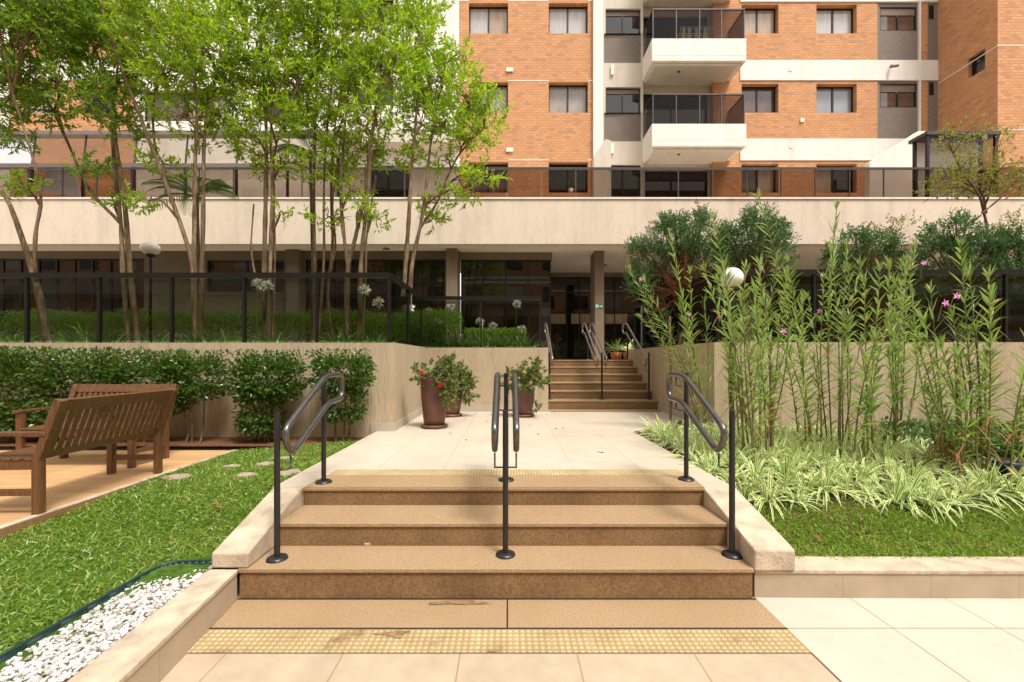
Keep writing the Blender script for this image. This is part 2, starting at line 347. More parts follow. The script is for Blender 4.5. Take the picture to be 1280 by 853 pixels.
M['leaf_dead'] = leaf('rusty dead foliage', (.10, .035, .014), (.22, .085, .03), .2, .8, .1)
M['leaf_spider'] = leaf('green middle of spider plant leaf', (.09, .22, .010), (.20, .37, .02), .3, .4, .4)
M['leaf_cream'] = leaf('cream margin of spider plant leaf', (.80, .84, .36), (.92, .93, .50), .2, .4, .4)
M['leaf_small'] = leaf('small yellow green leaf', (.13, .17, .025), (.30, .30, .05), .4, .45, .3, (.42, .26, .05))
M['leaf_flower'] = leaf('potted plant leaf', (.08, .13, .025), (.20, .24, .06), .3, .45, .3, (.34, .26, .08))
M['leaf_palm'] = leaf('palm leaflet', (.06, .12, .02), (.15, .23, .04), .35, .35, .45)
M['grass_l'] = leaf('broad lawn blade', (.09, .19, .012), (.26, .38, .045), .3, .35, .5, (.50, .46, .20), None, (.30, .34, .06))
M['grass_r'] = leaf('fine lawn blade', (.10, .22, .010), (.25, .40, .025), .3, .45, .35, (.45, .40, .14), None, (.36, .36, .08))
M['fern'] = leaf('low green ground cover leaf', (.035, .09, .015), (.10, .18, .03), .3, .4, .4)
M['dry'] = leaf('dry curled leaf', (.20, .09, .03), (.42, .24, .11), .25, .7, .2)
M['gravel'] = (lambda m: m.base(m.ramp(m.n('NewGeometry').outputs['Random Per Island'], [(0, (.16, .11, .08)), (.08, (.30, .26, .22)), (.3, (.50, .46, .42)), (1, (.62, .60, .57))]), .75, 0, .3))(NT('white marble pebble'))
M['plastic'] = plain('dark green plastic edging', (.012, .035, .035), .35, 0, .5, .1)
M['stone'] = plain('pale stepping stone', (.33, .26, .18), .85, 0, .2, .25, 9, .4, 50, True)
M['opal'] = plain('opal lamp globe', (.80, .75, .68), .25, 0, .5, .03)
M['red'] = plain('red petal', (.60, .012, .012), .5, 0, .3, .15); M['pink'] = plain('pale pink petal', (.72, .36, .60), .5, 0, .3, .1, 20); M['magenta'] = plain('magenta lip petal', (.50, .05, .38), .5, 0, .3, .1)
M['whitefl'] = plain('white petal', (.80, .78, .70), .5, 0, .3, .05)
M['signg'] = plain('green sign face', (.03, .16, .07), .4, 0, .5, .05); M['signw'] = plain('white sign marking', (.75, .75, .68), .5, 0, .4, .02)
M['bluepot'] = plain('dark blue plastic pot', (.018, .028, .075), .35, 0, .5, .1)
M['orangepot'] = plain('brick red clay pot', (.30, .09, .035), .6, 0, .3, .1)
M['cloth'] = plain('white laundry cloth', (.78, .76, .74), .9, 0, .1, .06, 12)
M['blind'] = plain('pale canopy blind', (.60, .61, .63), .6, 0, .3, .05)
# ------------------------------------------------------------------ foliage helpers
def leaf_add(mb, C, D, U, L, Wd, fold=.15, mi=0):
    D = norm(D); S = norm(np.cross(D, U)); N = np.cross(S, D); L = np.asarray(L).reshape(-1, 1); Wd = np.asarray(Wd).reshape(-1, 1)
    a = C; m_ = C + D * L * .45; t = C + D * L - N * L * .10
    V = np.stack([a, m_ + S * Wd / 2 + N * Wd * fold, t, m_ - S * Wd / 2 + N * Wd * fold], 1).reshape(-1, 3)
    k = np.arange(len(C))[:, None] * 4
    mb.add(V, np.concatenate([k + np.array([[0, 1, 2]]), k + np.array([[0, 2, 3]])]), mi)
def rdir(n, up=0.0):
    v = norm(rng.normal(size=(n, 3))); v[:, 2] += up; return norm(v)
def twigs(mb, P, D, n, ln, L, Wd, mi=0, spread=.9):
    """n leaves along each twig starting at P with direction D."""
    k = len(P); t = np.linspace(.15, 1, n)[None, :, None]
    C = P[:, None] + D[:, None] * ln * t + rng.normal(size=(k, n, 3)) * ln * .05
    dd = D[:, None] * (.5 + .5 * t) + rng.normal(size=(k, n, 3)) * spread * .6
    m = k * n
    leaf_add(mb, C.reshape(m, 3), dd.reshape(m, 3), rdir(m, .8), L * rng.uniform(.6, 1.25, m), Wd * rng.uniform(.7, 1.2, m), .15, mi)
def blob(c, r, n, shell=.35):
    """random points in an ellipsoid c, r (outer part favoured)"""
    u = norm(rng.normal(size=(n, 3))); q = rng.uniform(shell ** 3, 1, n) ** (1 / 3); return np.array(c) + u * q[:, None] * np.array(r), u
def blade_add(mb, C, D, L, Wd, droop, segs=3, mi=0, cols=None, side=None, fold=0):
    """curved strips; cols: list of (a, b, mi) across the width"""
    N = len(C); D = norm(D); t = np.linspace(0, 1, segs + 1)
    S = side if side is not None else norm(np.cross(D, np.array([0, 0, 1.]) + rng.normal(size=(N, 3)) * .25))
    L = np.broadcast_to(np.asarray(L, float), (N,)); Wd = np.broadcast_to(np.asarray(Wd, float), (N,)); dr = np.broadcast_to(np.asarray(droop, float), (N,))
    P = C[:, None] + D[:, None] * (L[:, None] * t)[..., None]; P[..., 2] -= (dr * L)[:, None] * t ** 2
    wp = np.array([min(1, .55 + 1.6 * x) * (1 - x ** 2.2) + .03 for x in t])
    for a, b, m_ in (cols or [(-1, 1, mi)]):
        A = P + S[:, None] * (Wd[:, None] * wp * a / 2)[..., None]; B = P + S[:, None] * (Wd[:, None] * wp * b / 2)[..., None]
        A = A.copy(); B = B.copy()
        A[..., 2] += fold * abs(a) * Wd[:, None] * wp; B[..., 2] += fold * abs(b) * Wd[:, None] * wp
        V = np.stack([A, B], 2).reshape(-1, 3); k = (np.arange(N) * 2 * (segs + 1))[:, None]
        mb.add(V, np.concatenate([k + np.array([[2 * i, 2 * i + 1, 2 * i + 3, 2 * i + 2]]) for i in range(segs)]), m_)
def curve(pts, n=14):
    P = np.array(pts, float); m = len(P)
    if m == 2: return P[0] + (P[1] - P[0]) * np.linspace(0, 1, n)[:, None]
    Q = np.concatenate([[2 * P[0] - P[1]], P, [2 * P[-1] - P[-2]]]); out = []
    for i in range(m - 1):
        p0, p1, p2, p3 = Q[i:i + 4]; k = max(2, n // (m - 1))
        for t in np.linspace(0, 1, k, endpoint=False):
            out.append(.5 * ((2 * p1) + (p2 - p0) * t + (2 * p0 - 5 * p1 + 4 * p2 - p3) * t * t + (3 * p1 - p0 - 3 * p2 + p3) * t ** 3))
    out.append(P[-1]); return np.array(out)

# ------------------------------------------------------------------ ground and paving (the setting)
L1 = .4845
struct(MB().add([(-300, -300, -.03), (300, -300, -.03), (300, 600, -.03), (-300, 600, -.03)], [(0, 1, 2, 3)]), 'ground', M['paving'])
def sheet(name, pts, z, mat):
    v = [(p[0], p[1], p[2] if len(p) > 2 else z) for p in pts]; m = MB(); m.ch.append((np.array(v, float), [list(range(len(v)))], 0)); return struct(m, name, mat)
sheet('beige_paving', [(-1.58, -3), (1.525, -3), (1.525, 2.198), (-1.66, 2.198)], 0, M['beige_tile'])
sheet('granite_apron', [(-1.70, 2.393), (1.53, 2.393), (1.53, 2.76), (-1.70, 2.76)], 0, M['granite'])
sheet('tactile_paving', [(-1.68, 2.198), (1.528, 2.198), (1.528, 2.393), (-1.68, 2.393)], .004, M['tactile'])
sheet('cream_paving', [(1.53, -3), (12, -3), (12, 2.85), (1.53, 2.85)], 0, M['cream_tile'])
struct(MB().prism([(-1.85, 3.412), (-1.606, 3.412), (-1.606, 3.5), (1.53, 3.5), (1.53, 3.412), (1.767, 3.412), (1.73, 6.1), (2.97, 7.3), (2.97, 8.9), (-1.6, 8.9), (-1.6, 6.1), (-1.85, 6.1)], .2, L1 - .004), 'landing', M['landing_tile'])
m = MB().add([(-1.602, 3.40, L1 + .001), (1.527, 3.40, L1 + .001), (1.56, 3.75, L1 + .001), (-1.575, 3.75, L1 + .001)], [(0, 1, 2, 3)]); struct(m, 'landing_granite', M['granite'])
struct(MB().box(-1.56, 1.54, 3.75, 3.946, L1 - .003, L1 + .003), 'landing_tactile_strip', M['tactile_bar'])

def stain(cx, cy, rx, ry, seed, mat):
    rs = np.random.default_rng(seed); an = np.linspace(0, 2 * math.pi, 40)[:-1]; q = 1 + .35 * np.sin(an * 3 + seed) * rs.uniform(.5, 1) + .22 * np.sin(an * 7 + 2 * seed) + rs.normal(size=39) * .10
    return [(cx + rx * c * math.cos(a), cy + ry * c * math.sin(a)) for a, c in zip(an, np.clip(q, .35, 1.7))]
M['stain'] = plain('dried wet stain', (.25, .15, .07), .5, 0, .4, .35, 30, 0, 60, True)
sheet('stain', stain(-.30, 2.652, .17, .022, 3, 0), .005, M['stain']); sheet('stain', stain(-.62, 2.345, .075, .028, 5, 0), .008, M['stain'])
sheet('dirty_joint', [(-1.70, 2.388), (1.53, 2.388), (1.53, 2.398), (-1.70, 2.398)], .007, M['jointdark'])
sheet('dirty_joint', [(-.012, 2.398), (-.004, 2.398), (-.004, 2.69), (-.012, 2.69)], .004, M['jointdark'])
sheet('dirty_joint', [(-1.69, 2.688), (1.53, 2.688), (1.53, 2.699), (-1.69, 2.699)], .004, M['jointdark'])
def gz_left(x, y):
    a = .19 + .265 * smooth01((y - 2.65) / 1.2); b = .27 + .07 * smooth01((y - 2.4) / 2); t = min(1, max(0, (x + 3.39) / 1.54)); 
    return b + (a - b) * t if y > 2.6 else (b + (.165 - b) * t)
def gz_right(x, y): return .165 + .30 * smooth01((y - 2.95) / 1.6)
def terrain(name, x0, x1, y0, y1, fn, mat, nx=16, ny=30):
    xs, ys = np.linspace(x0, x1, nx), np.linspace(y0, y1, ny); V = [(x, y, fn(x, y)) for y in ys for x in xs]
    Fc = [(j * nx + i, j * nx + i + 1, (j + 1) * nx + i + 1, (j + 1) * nx + i) for j in range(ny - 1) for i in range(nx - 1)]
    return struct(MB().add(V, Fc), name, mat, True)
terrain('lawn', -3.39, -1.852, .6, 5.45, gz_left, M['lawn'])
terrain('garden_bed', 1.735, 12, 2.86, 6.3, gz_right, M['soil'], 24, 24)
sheet('hedge_bed', [(-9, 5.45), (-1.86, 5.45), (-1.86, 6.1), (-9, 6.1)], .40, M['litter'])
struct(MB().box(-9, -3.39, .6, 5.45, .10, .35), 'deck_paving', M['deck'])
sheet('planter_soil', [(-12, 6.3), (-1.8, 6.3), (-1.8, 8.6), (.56, 8.6), (.56, 11.2), (-12, 11.2)], 1.62, M['soil'])
sheet('garden_soil', [(3.17, 6.5), (14, 6.5), (14, 11.8), (3.17, 11.8)], 1.62, M['soil'])
sheet('entrance_floor', [(-16, 11.2), (.56, 11.2), (.56, 10.5), (3.2, 10.5), (3.2, 11.8), (22, 11.8), (22, 16), (-16, 16)], 1.474, M['landing_tile'])
struct(MB().box(-3.445, -3.392, .6, 5.45, .20, .357), 'deck_kerb', M['kerb'])

# ------------------------------------------------------------------ near stairs
st = thing('granite_stairs', 'three wide brown granite steps in the foreground with pale landing above', 'stairs', (0, 2.7, 0))
zs = [0, .19, .3475, L1]; ys = [2.689, 3.017, 3.391, 3.62]; xs_ = [(-1.673, 1.515), (-1.612, 1.517), (-1.604, 1.528)]
for i in range(3):
    x0, x1 = xs_[i]; g = part(MB().box(x0 + .006, x1 - .006, ys[i] + .012, ys[i + 1] + .02, zs[i] - .0, zs[i + 1] - .026), 'step', M['granite_shaded'], st)
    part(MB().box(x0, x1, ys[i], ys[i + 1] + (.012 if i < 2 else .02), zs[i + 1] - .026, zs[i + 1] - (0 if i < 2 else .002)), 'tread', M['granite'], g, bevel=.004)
part(MB().box(-1.0, -.96, 3.020, 3.03, .193, .208), 'step_light', M['kerb'], st)
for (sx0, sx1, base, top0, lab) in ((-1.84, -1.6125, .19, .2855, 'sloped beige stair kerb beside the lawn and white pebbles'), (1.518, 1.772, .172, .305, 'sloped beige stair kerb beside the striped spider plants')):
    c = MB().prism_x([(2.692, base), (3.41, base), (3.41, L1 + .001), (2.86, top0 + .045), (2.692, top0)], sx0, sx1).build('stair_kerb', M['kerb'], None, False, .012); tag(c, lab, 'kerb')
# left raised kerb and right curved kerb
k = thing('raised_kerb', 'low tiled kerb with rough cap between white pebbles and beige paving', 'kerb', (-1.7, 1.5, 0))
part(MB().prism([(-1.42, .3), (-1.675, 2.69), (-1.83, 2.69), (-1.66, .3)], 0, .16), 'tile_face', M['kerb_tile'], k, bevel=.003)
part(MB().prism([(-1.413, .3), (-1.668, 2.688), (-1.845, 2.688), (-1.67, .3)], .16, .19), 'cap', M['kerb'], k, bevel=.006)
k = thing('curved_kerb', 'low curved kerb with beige tiles holding back the right lawn', 'kerb', (3, 2.75, 0))
xx = np.linspace(1.53, 7, 22); f = lambda x: 2.715 - .012 * math.sin((x - 1.5) * .9) + .03 * max(0, x - 3) ** 2 * .1
part(MB().prism([(x, f(x)) for x in xx] + [(x, f(x) + .17) for x in xx[::-1]], 0, .15), 'tile_face', M['kerb_tile'], k)
part(MB().prism([(x, f(x) - .008) for x in xx] + [(x, f(x) + .185) for x in xx[::-1]], .15, .178), 'cap', M['kerb'], k, bevel=.006)

# ------------------------------------------------------------------ far stairs
fs = thing('entrance_stairs', 'six brown granite steps rising to the dark glass entrance', 'stairs', (1.85, 8.65, L1))
fz = np.array([L1, .672, .834, .995, 1.16, 1.32, 1.478]); fy = [8.653, 9.03, 9.36, 9.70, 10.05, 10.40, 10.55]
for i in range(6):
    x1 = 2.965; g = part(MB().box(.765, x1, fy[i] + .012, fy[i + 1] + .02, fz[i] - .01, fz[i + 1] - .028), 'step', M['granite_shaded'], fs)
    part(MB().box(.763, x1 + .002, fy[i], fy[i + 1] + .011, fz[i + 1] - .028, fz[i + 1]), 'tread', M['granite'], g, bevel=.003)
struct(MB().box(.80, 2.90, 8.35, 8.652, L1 - .002, L1 + .012), 'stair_foot_slab', M['granite'])

# ------------------------------------------------------------------ handrails
def loop_path(a, r=.07):
    """closed rounded polygon through a, corner radius r"""
    P = np.array(a, float); n = len(P); out = []
    for i in range(n):
        p, q, s = P[i - 1], P[i], P[(i + 1) % n]; u, v = norm(p - q), norm(s - q)
        rr = min(r, np.linalg.norm(p - q) * .48, np.linalg.norm(s - q) * .48)
        for t in np.linspace(0, 1, 7): out.append((q + u * rr) * (1 - t) ** 2 + 2 * q * t * (1 - t) + (q + v * rr) * t * t)
    return np.array(out)
def handrail(label, x, y0, z0, y1, z1, offs, mat, rt=.021, rp=.019, near=True):
    h = thing('handrail', label, 'handrail', (x, y0, z0), 'stair handrails')
    hp0, hp1 = (.955, .885)
    for y, z, hh in ((y0, z0, hp0), (y1, z1, hp1)):
        p = part(MB().tube([(x, y, z + .012), (x, y, z + hh)], rp, 14), 'post', M['steel_dark'], h, True)
        part(MB().lathe([(0, .02), (.045, .02), (.062, .012), (.066, 0)], 20, (x, y, z + .001)), 'base_plate', M['steel_dark'], p, True)
    dz = .2
    sl_ = (z1 - z0 - .02) / (y1 - y0)
    for o in offs:
        X = x + o
        yt = y1 - .12; zt = z1 + .87
        ya = y0 - .05; za = zt - (yt - ya) * sl_ * 1.0 - .0
        za = z0 + .83
        pts = [(X, ya, za), (X, ya + .10, za - .17), (X, yt + .05, zt - .215), (X, y1 + .22, zt - .205), (X, y1 + .22, zt), (X, yt, zt)]
        lp = part(MB().tube(loop_path(pts, .085), rt, 12, closed=True), 'rail_loop', mat, h, True)
        br = MB(); s = np.sign(o)
        for (yp, zp, yb, zl) in ((y0, za - .25, y0 + .045, za - .165), (y1, zt - .09, y1 + .05, zt - .02), (y1, zt - .29, y1 + .05, zt - .21)):
            br.tube([(x + s * .015, yp, zp), (X, yp, zp), (X, yb, zp), (X, yb, zl)], .006, 6)
        part(br, 'bracket', M['steel_dark'], h, True)
    return h
handrail('dark tube handrail by the lawn at the foreground steps', -1.50, 2.823, .19, 3.534, L1, (.065,), M['steel'])
handrail('dark double tube handrail in the middle of the foreground steps', -.022, 2.88, .19, 3.60, L1, (-.072, .072), M['steel'])
handrail('dark tube handrail beside the striped spider plants at the foreground steps', 1.472, 2.875, .19, 3.617, L1, (-.065,), M['steel'])
handrail('slim steel handrail along the planter side of the entrance steps', .83, 8.9, .672, 10.5, 1.478, (.06,), M['steel_light'])
handrail('slim double steel handrail in the middle of the entrance steps', 1.90, 8.9, .672, 10.5, 1.478, (-.09, .09), M['steel_light'])
handrail('slim steel handrail along the orchid side wall of the entrance steps', 2.86, 8.9, .672, 10.5, 1.478, (-.06,), M['steel_light'])

# ------------------------------------------------------------------ planter walls with glass guards
pw = thing('planter_wall', 'scratched beige planter wall behind the hedge, turning back to the entrance steps', 'wall', (-1.7, 6.2, .3))
part(MB().box(-12, -1.6, 6.096, 6.3, .25, 1.72).box(-1.8, -1.6, 6.3, 8.4, .25, 1.72).box(-1.8, .76, 8.4, 8.6, .25, 1.715).box(.56, .76, 8.6, 10.6, .25, 1.715), 'wall', M['stucco'], pw)
part(MB().box(-1.93, -1.588, 6.082, 6.096, .3, L1 + .115).box(-1.6, -1.588, 6.096, 8.4, .3, L1 + .115).box(-1.588, .76, 8.388, 8.4, .3, L1 + .115), 'skirting', M['skirt'], pw)
rw = thing('retaining_wall', 'beige stucco wall behind the orchid canes, turning back to the entrance steps', 'wall', (3.05, 6.4, .3))
part(MB().box(2.97, 13, 6.3, 6.5, .2, 1.734).box(2.97, 3.17, 6.5, 11.0, .2, 1.734), 'wall', M['stucco'], rw)
part(MB().box(2.958, 2.97, 6.288, 10.6, .3, L1 + .105), 'skirting', M['skirt'], rw)

def guard(name, label, pts, zb, zt, spacing, gmat, rmat, post=.045, rail=.05, first=0):
    g = thing(name, label, 'railing', (pts[0][0], pts[0][1], zb))
    for a, b in zip(pts[:-1], pts[1:]):
        a, b = np.array(a, float), np.array(b, float); L = np.linalg.norm(b - a); u = (b - a) / L; n = max(1, round(L / spacing))
        ts = [L * i / n for i in range(n + 1)]
        for i, t in enumerate(ts):
            p = a + u * t
            if i < n or b is pts[-1] or np.allclose(b, np.array(pts[-1], float)):
                part(MB().beam((p[0], p[1], zb), (p[0], p[1], zt - rail), post, post * .8, (u[0], u[1], 0)), 'post', rmat, g)
        for i in range(n):
            p, q = a + u * (ts[i] + post * .6), a + u * (ts[i + 1] - post * .6)
            part(MB().beam((p[0], p[1], (zb + zt - rail) / 2 + .01), (q[0], q[1], (zb + zt - rail) / 2 + .01), .008, zt - rail - zb - .04), 'glass_pane', gmat, g)
        part(MB().beam((*(a - u * .02), zt - rail / 2), (*(b + u * .02), zt - rail / 2), .06, rail), 'top_rail', rmat, g)
    return g
guard('glass_guard', 'black framed smoked glass guard on the planter wall in front of the trees', [(-9.94, 6.2), (-1.70, 6.2), (-1.70, 8.5), (.62, 8.5)], 1.722, 2.716, 1.03, M['smoked'], M['black'], .045, .07)
guard('glass_guard', 'black framed smoked glass guard on the wall behind the orchid canes', [(3.07, 10.6), (3.07, 6.4), (11.5, 6.4)], 1.736, 2.80, 1.4, M['smoked'], M['black'], .045, .07)

# ------------------------------------------------------------------ apartment building
S = 16 / F
FX = lambda px: (px - CX) * S
FZ = lambda py: EYE + (CY - py) * S
ab = thing('apartment_building', 'orange brick apartment block with cream bands, balconies and a glazed ground floor', 'building', (0, 16, 1.47))
YF = 16.0
def window(px0, px1, py0, py1, kind='gl_dark', y=YF, rec=.22, split=.5, shutter=0, fw=.045, k2=None):
    x0, x1, z1, z0 = FX(px0), FX(px1), FZ(py0), FZ(py1); Y = y + rec
    xm = x0 + (x1 - x0) * split
    zt = z1 - shutter
    fr = MB().box(x0, x1, Y - .04, Y + .02, z0, z0 + fw).box(x0, x1, Y - .04, Y + .02, z1 - fw, z1).box(x0, x0 + fw, Y - .04, Y + .02, z0 + fw, z1 - fw).box(x1 - fw, x1, Y - .04, Y + .02, z0 + fw, z1 - fw)
    fr.box(xm - fw * .6, xm + fw * .6, Y - .035, Y + .015, z0 + fw, zt - fw)
    wn = part(fr, 'window', M['frame'], ab)
    for a, b, kk in ((x0 + fw, xm - fw * .6, kind), (xm + fw * .6, x1 - fw, k2 or kind)):
        c = ((a + b) / 2, Y, (z0 + zt) / 2)
        o = MB().box(a - c[0], b - c[0], .0, .012, z0 + fw - c[2], zt - fw * (0 if shutter else 1) - c[2]).build('pane', M[kk], None); o.parent = wn; o.location = Vector(c) - ab.location - wn.location
        part_fix(o, wn, c)
    if shutter: 
        part(MB().box(x0 + fw, x1 - fw, Y - .03, Y + .012, zt, z1 - fw), 'roller_shutter', M['shutter'], wn)
    return (x0, x1, z0, z1)
def part_fix(o, root, c):
    off = Vector((0, 0, 0)); p = root
    while p: off += p.location; p = p.parent
    o.location = Vector(c) - off
TOP, BOT = -70, 252
RWS = [(-95, -57), (4, 42), (103, 141), (203, 241)]
# left brick panel
hol = []
kinds1 = {(0, 0): 'gl_dark', (0, 1): 'gl_dark', (1, 0): 'gl_curtain', (1, 1): 'gl_curtain', (2, 0): 'gl_net', (2, 1): 'gl_net', (3, 0): 'gl_brown', (3, 1): 'gl_dark'}
for r in range(1, 4):
    for c, (a, b) in enumerate(((586, 635), (686, 735))):
        hol.append(window(a, b, *RWS[r], kinds1[(r, c)], k2='gl_blind' if (r, c) == (1, 0) else None))
part(MB().wall(FX(574), FX(741), FZ(BOT), FZ(TOP), YF, hol, .27), 'brick_wall', M['brick'], ab)
for y in (1, 101, 200):
    for a_, b_ in ((574, 586), (635, 686), (735, 741)): part(MB().box(FX(a_), FX(b_), YF - .006, YF + .01, FZ(y + .6), FZ(y - .6)), 'joint_line', M['joint'], ab)
for px, py in ((637, 88), (637, 188), (1002, 151), (987, 88), (988, 184)):
    part(MB().box(FX(px - 4.5 if px < 700 else px - 2.5), FX(px + 4.5 if px < 700 else px + 2.5), YF - .05, YF - .001, FZ(py + 2.5), FZ(py - 2.5)), 'vent_cover', M['joint'], ab, bevel=.01)
for px, py in ((765, 89), (765, 187)):
    part(MB().box(FX(px - 1.8), FX(px + 1.8), YF - .08, YF - .001, FZ(py + 6), FZ(py - 6)), 'wall_lamp', M['opal'], ab, bevel=.012)
part(MB().tube([(FX(1112), YF - .04, FZ(83)), (FX(1112), YF - .12, FZ(84))], .02, 8).tube([(FX(1110), YF - .10, FZ(86)), (FX(1114), YF - .30, FZ(89))], .045, 10), 'security_camera', M['greyp'], ab)
# white strip
part(MB().box(FX(741), FX(753), YF - .12, YF + .2, FZ(BOT), FZ(TOP)), 'white_strip', M['white'], ab)
# beige bay with grey panels
hol = []
for (t, b, gp) in ((11, 42, 79), (109, 141, 177)):
    hol.append(window(757, 801, t, b, 'gl_dark', YF + .0, .12, .5, .2)); 
    hol.append((FX(755), FX(801.5), FZ(gp), FZ(b)))
    part(MB().box(FX(755), FX(801.5), YF + .06, YF + .1, FZ(gp), FZ(b)), 'grey_panel', M['greyp'], ab)
hol.append(window(757, 801, 206, 246, 'gl_dark', YF, .12))
part(MB().wall(FX(753), FX(803), FZ(BOT), FZ(TOP), YF, hol, .14), 'beige_wall', M['beige'], ab)
# balcony bay (doors) + brick strip
part(MB().wall(FX(803), FX(892), FZ(BOT), FZ(TOP), YF + .25, [window(806, 889, 14 + 98 * r, 76 + 98 * r, 'gl_dark', YF + .25, .1, .45) for r in (-1, 0, 1, 2)] , .14), 'beige_wall', M['beige'], ab)
part(MB().box(FX(803), FX(804), YF, YF + .25, FZ(BOT), FZ(TOP)), 'beige_wall', M['beige'], ab)
# right brick panel
hol = []
kinds2 = {(1, 0): ('gl_blind', 'gl_blind'), (1, 1): ('gl_curtain', 'gl_curtain'), (2, 0): ('gl_brown', 'gl_brown'), (2, 1): ('gl_blue', 'gl_blue'), (3, 0): ('gl_brown', 'gl_blind'), (3, 1): ('gl_blind', 'gl_dark')}
for r in range(1, 4):
    for c, (a, b) in enumerate(((927, 973), (1020.5, 1071))):
        k1, k2 = kinds2[(r, c)]; hol.append(window(a, b, RWS[r][0] + 2, RWS[r][1], k1, k2=k2))
part(MB().wall(FX(892), FX(1097), FZ(BOT), FZ(TOP), YF, hol, .27), 'brick_wall', M['brick'], ab)
part(MB().box(FX(892) - .02, FX(892), YF, YF + .25, FZ(BOT), FZ(TOP)), 'brick_wall', M['brick_side'], ab)
for t, b in ((-22, 3), (76, 101), (174, 201)):
    part(MB().box(FX(925), FX(1172), YF - .035, YF + .05, FZ(b), FZ(t)), 'cream_band', M['white'], ab)
# grey bay
hol = []
for (t, b, gp) in ((8, 38, 75), (104, 134, 171)):
    hol.append(window(1101, 1147, t, b, 'gl_brown', YF, .1, .5, .28)); 
part(MB().wall(FX(1097), FX(1148), FZ(BOT), FZ(TOP), YF + .03, hol, .12), 'grey_wall', M['greyp'], ab)
part(MB().box(FX(1148), FX(1150.5), YF - .03, YF + .1, FZ(200), FZ(TOP)), 'white_strip', M['white'], ab)
part(MB().wall(FX(1150.5), FX(1160), FZ(BOT), FZ(TOP), YF + .02), 'brick_wall', M['brick'], ab)
part(MB().wall(FX(1160), FX(1172.5), FZ(BOT), FZ(TOP), YF + .02, [window(1161.5, 1168, 6, 24, 'gl_dark', YF, .06), window(1162, 1168, 103, 119, 'gl_dark', YF, .06)]), 'grey_wall', M['greyp'], ab)
# wing coming forward
XW, YW = FX(1172.5), 14.05
zz0, zz1 = FZ(BOT) - .6, FZ(-90)
sw = MB(); y0w, y1w = 14.42, 14.95; z0w, z1w = EYE + (CY - 93) * 14.7 / F, EYE + (CY - 68) * 14.7 / F
for a, b, c, d in ((YW, y0w, zz0, zz1), (y1w, 16.05, zz0, zz1), (y0w, y1w, zz0, z0w), (y0w, y1w, z1w, zz1)):
    sw.add([(XW, b, c), (XW, a, c), (XW, a, d), (XW, b, d)], [(0, 1, 2, 3)])
for l in ([(XW, y0w, z0w), (XW + .2, y0w, z0w), (XW + .2, y0w, z1w), (XW, y0w, z1w)], [(XW, y1w, z0w), (XW + .2, y1w, z0w), (XW + .2, y1w, z1w), (XW, y1w, z1w)], [(XW, y0w, z0w), (XW, y1w, z0w), (XW + .2, y1w, z0w), (XW + .2, y0w, z0w)], [(XW, y0w, z1w), (XW, y1w, z1w), (XW + .2, y1w, z1w), (XW + .2, y0w, z1w)]): sw.add(l, [(0, 1, 2, 3)])
part(sw, 'brick_wall', M['brick_side'], ab)
wn = part(MB().box(XW + .13, XW + .17, y0w, y1w, z0w, z0w + .04).box(XW + .13, XW + .17, y0w, y1w, z1w - .04, z1w).box(XW + .13, XW + .17, y0w, y0w + .04, z0w + .04, z1w - .04).box(XW + .13, XW + .17, y1w - .04, y1w, z0w + .04, z1w - .04), 'window', M['frame'], ab)
part(MB().box(XW + .15, XW + .16, y0w + .04, y1w - .04, z0w + .04, z1w - .04), 'pane', M['gl_dark'], wn)
part(MB().wall(XW, XW + 8, zz0, zz1, YW), 'brick_wall', M['brick'], ab)
for py in (57, 162):
    z = EYE + (CY - py) * YW / F
    part(MB().box(XW - .006, XW + 8, YW - .006, YW + .01, z - .016, z + .016).box(XW - .006, XW + .01, YW + .01, 16, z - .016, z + .016), 'joint_line', M['joint'], ab)
# left part: white wall, taupe wall, brick
hol = [window(440, 492, -4, 33, 'gl_dark'), window(440, 492, 96, 132, 'gl_dark'), window(455, 512, 205, 252, 'gl_dark')]
part(MB().wall(FX(432), FX(574), FZ(BOT), FZ(TOP), YF - .02, hol, .27), 'white_wall', M['white'], ab)
part(MB().box(FX(432), FX(574), YF - .6, YF - .021, FZ(188), FZ(172)), 'eave_slab', M['beige'], ab, bevel=.01)
hol = [window(176, 284, 112, 151, 'gl_brown', k2='gl_blind'), window(320, 380, 112, 151, 'gl_dark'), window(176, 284, 14, 52, 'gl_blind'), window(320, 380, 14, 52, 'gl_curtain')]
part(MB().wall(FX(205) - 1.3, FX(432), FZ(BOT), FZ(TOP), YF + .04, hol, .27), 'white_wall', M['white'], ab)
hol = [window(28, 66, 108, 142, 'gl_curtain'), window(100, 140, 108, 142, 'gl_dark'), window(28, 66, 10, 44, 'gl_dark'), window(100, 140, 10, 44, 'gl_blind')]
part(MB().wall(FX(12), FX(168), FZ(BOT), FZ(TOP), YF, hol, .27), 'brick_wall', M['brick'], ab)
part(MB().box(FX(12), FX(168), YF - .03, YF + .05, FZ(101), FZ(76)), 'cream_band', M['white'], ab)
part(MB().wall(-30, FX(12), FZ(BOT), FZ(TOP), YF + .02), 'white_wall', M['white'], ab)
part(MB().box(-30, 24, YF + .3, 26, FZ(TOP) - .3, FZ(TOP)), 'roof_slab', M['beige'], ab)
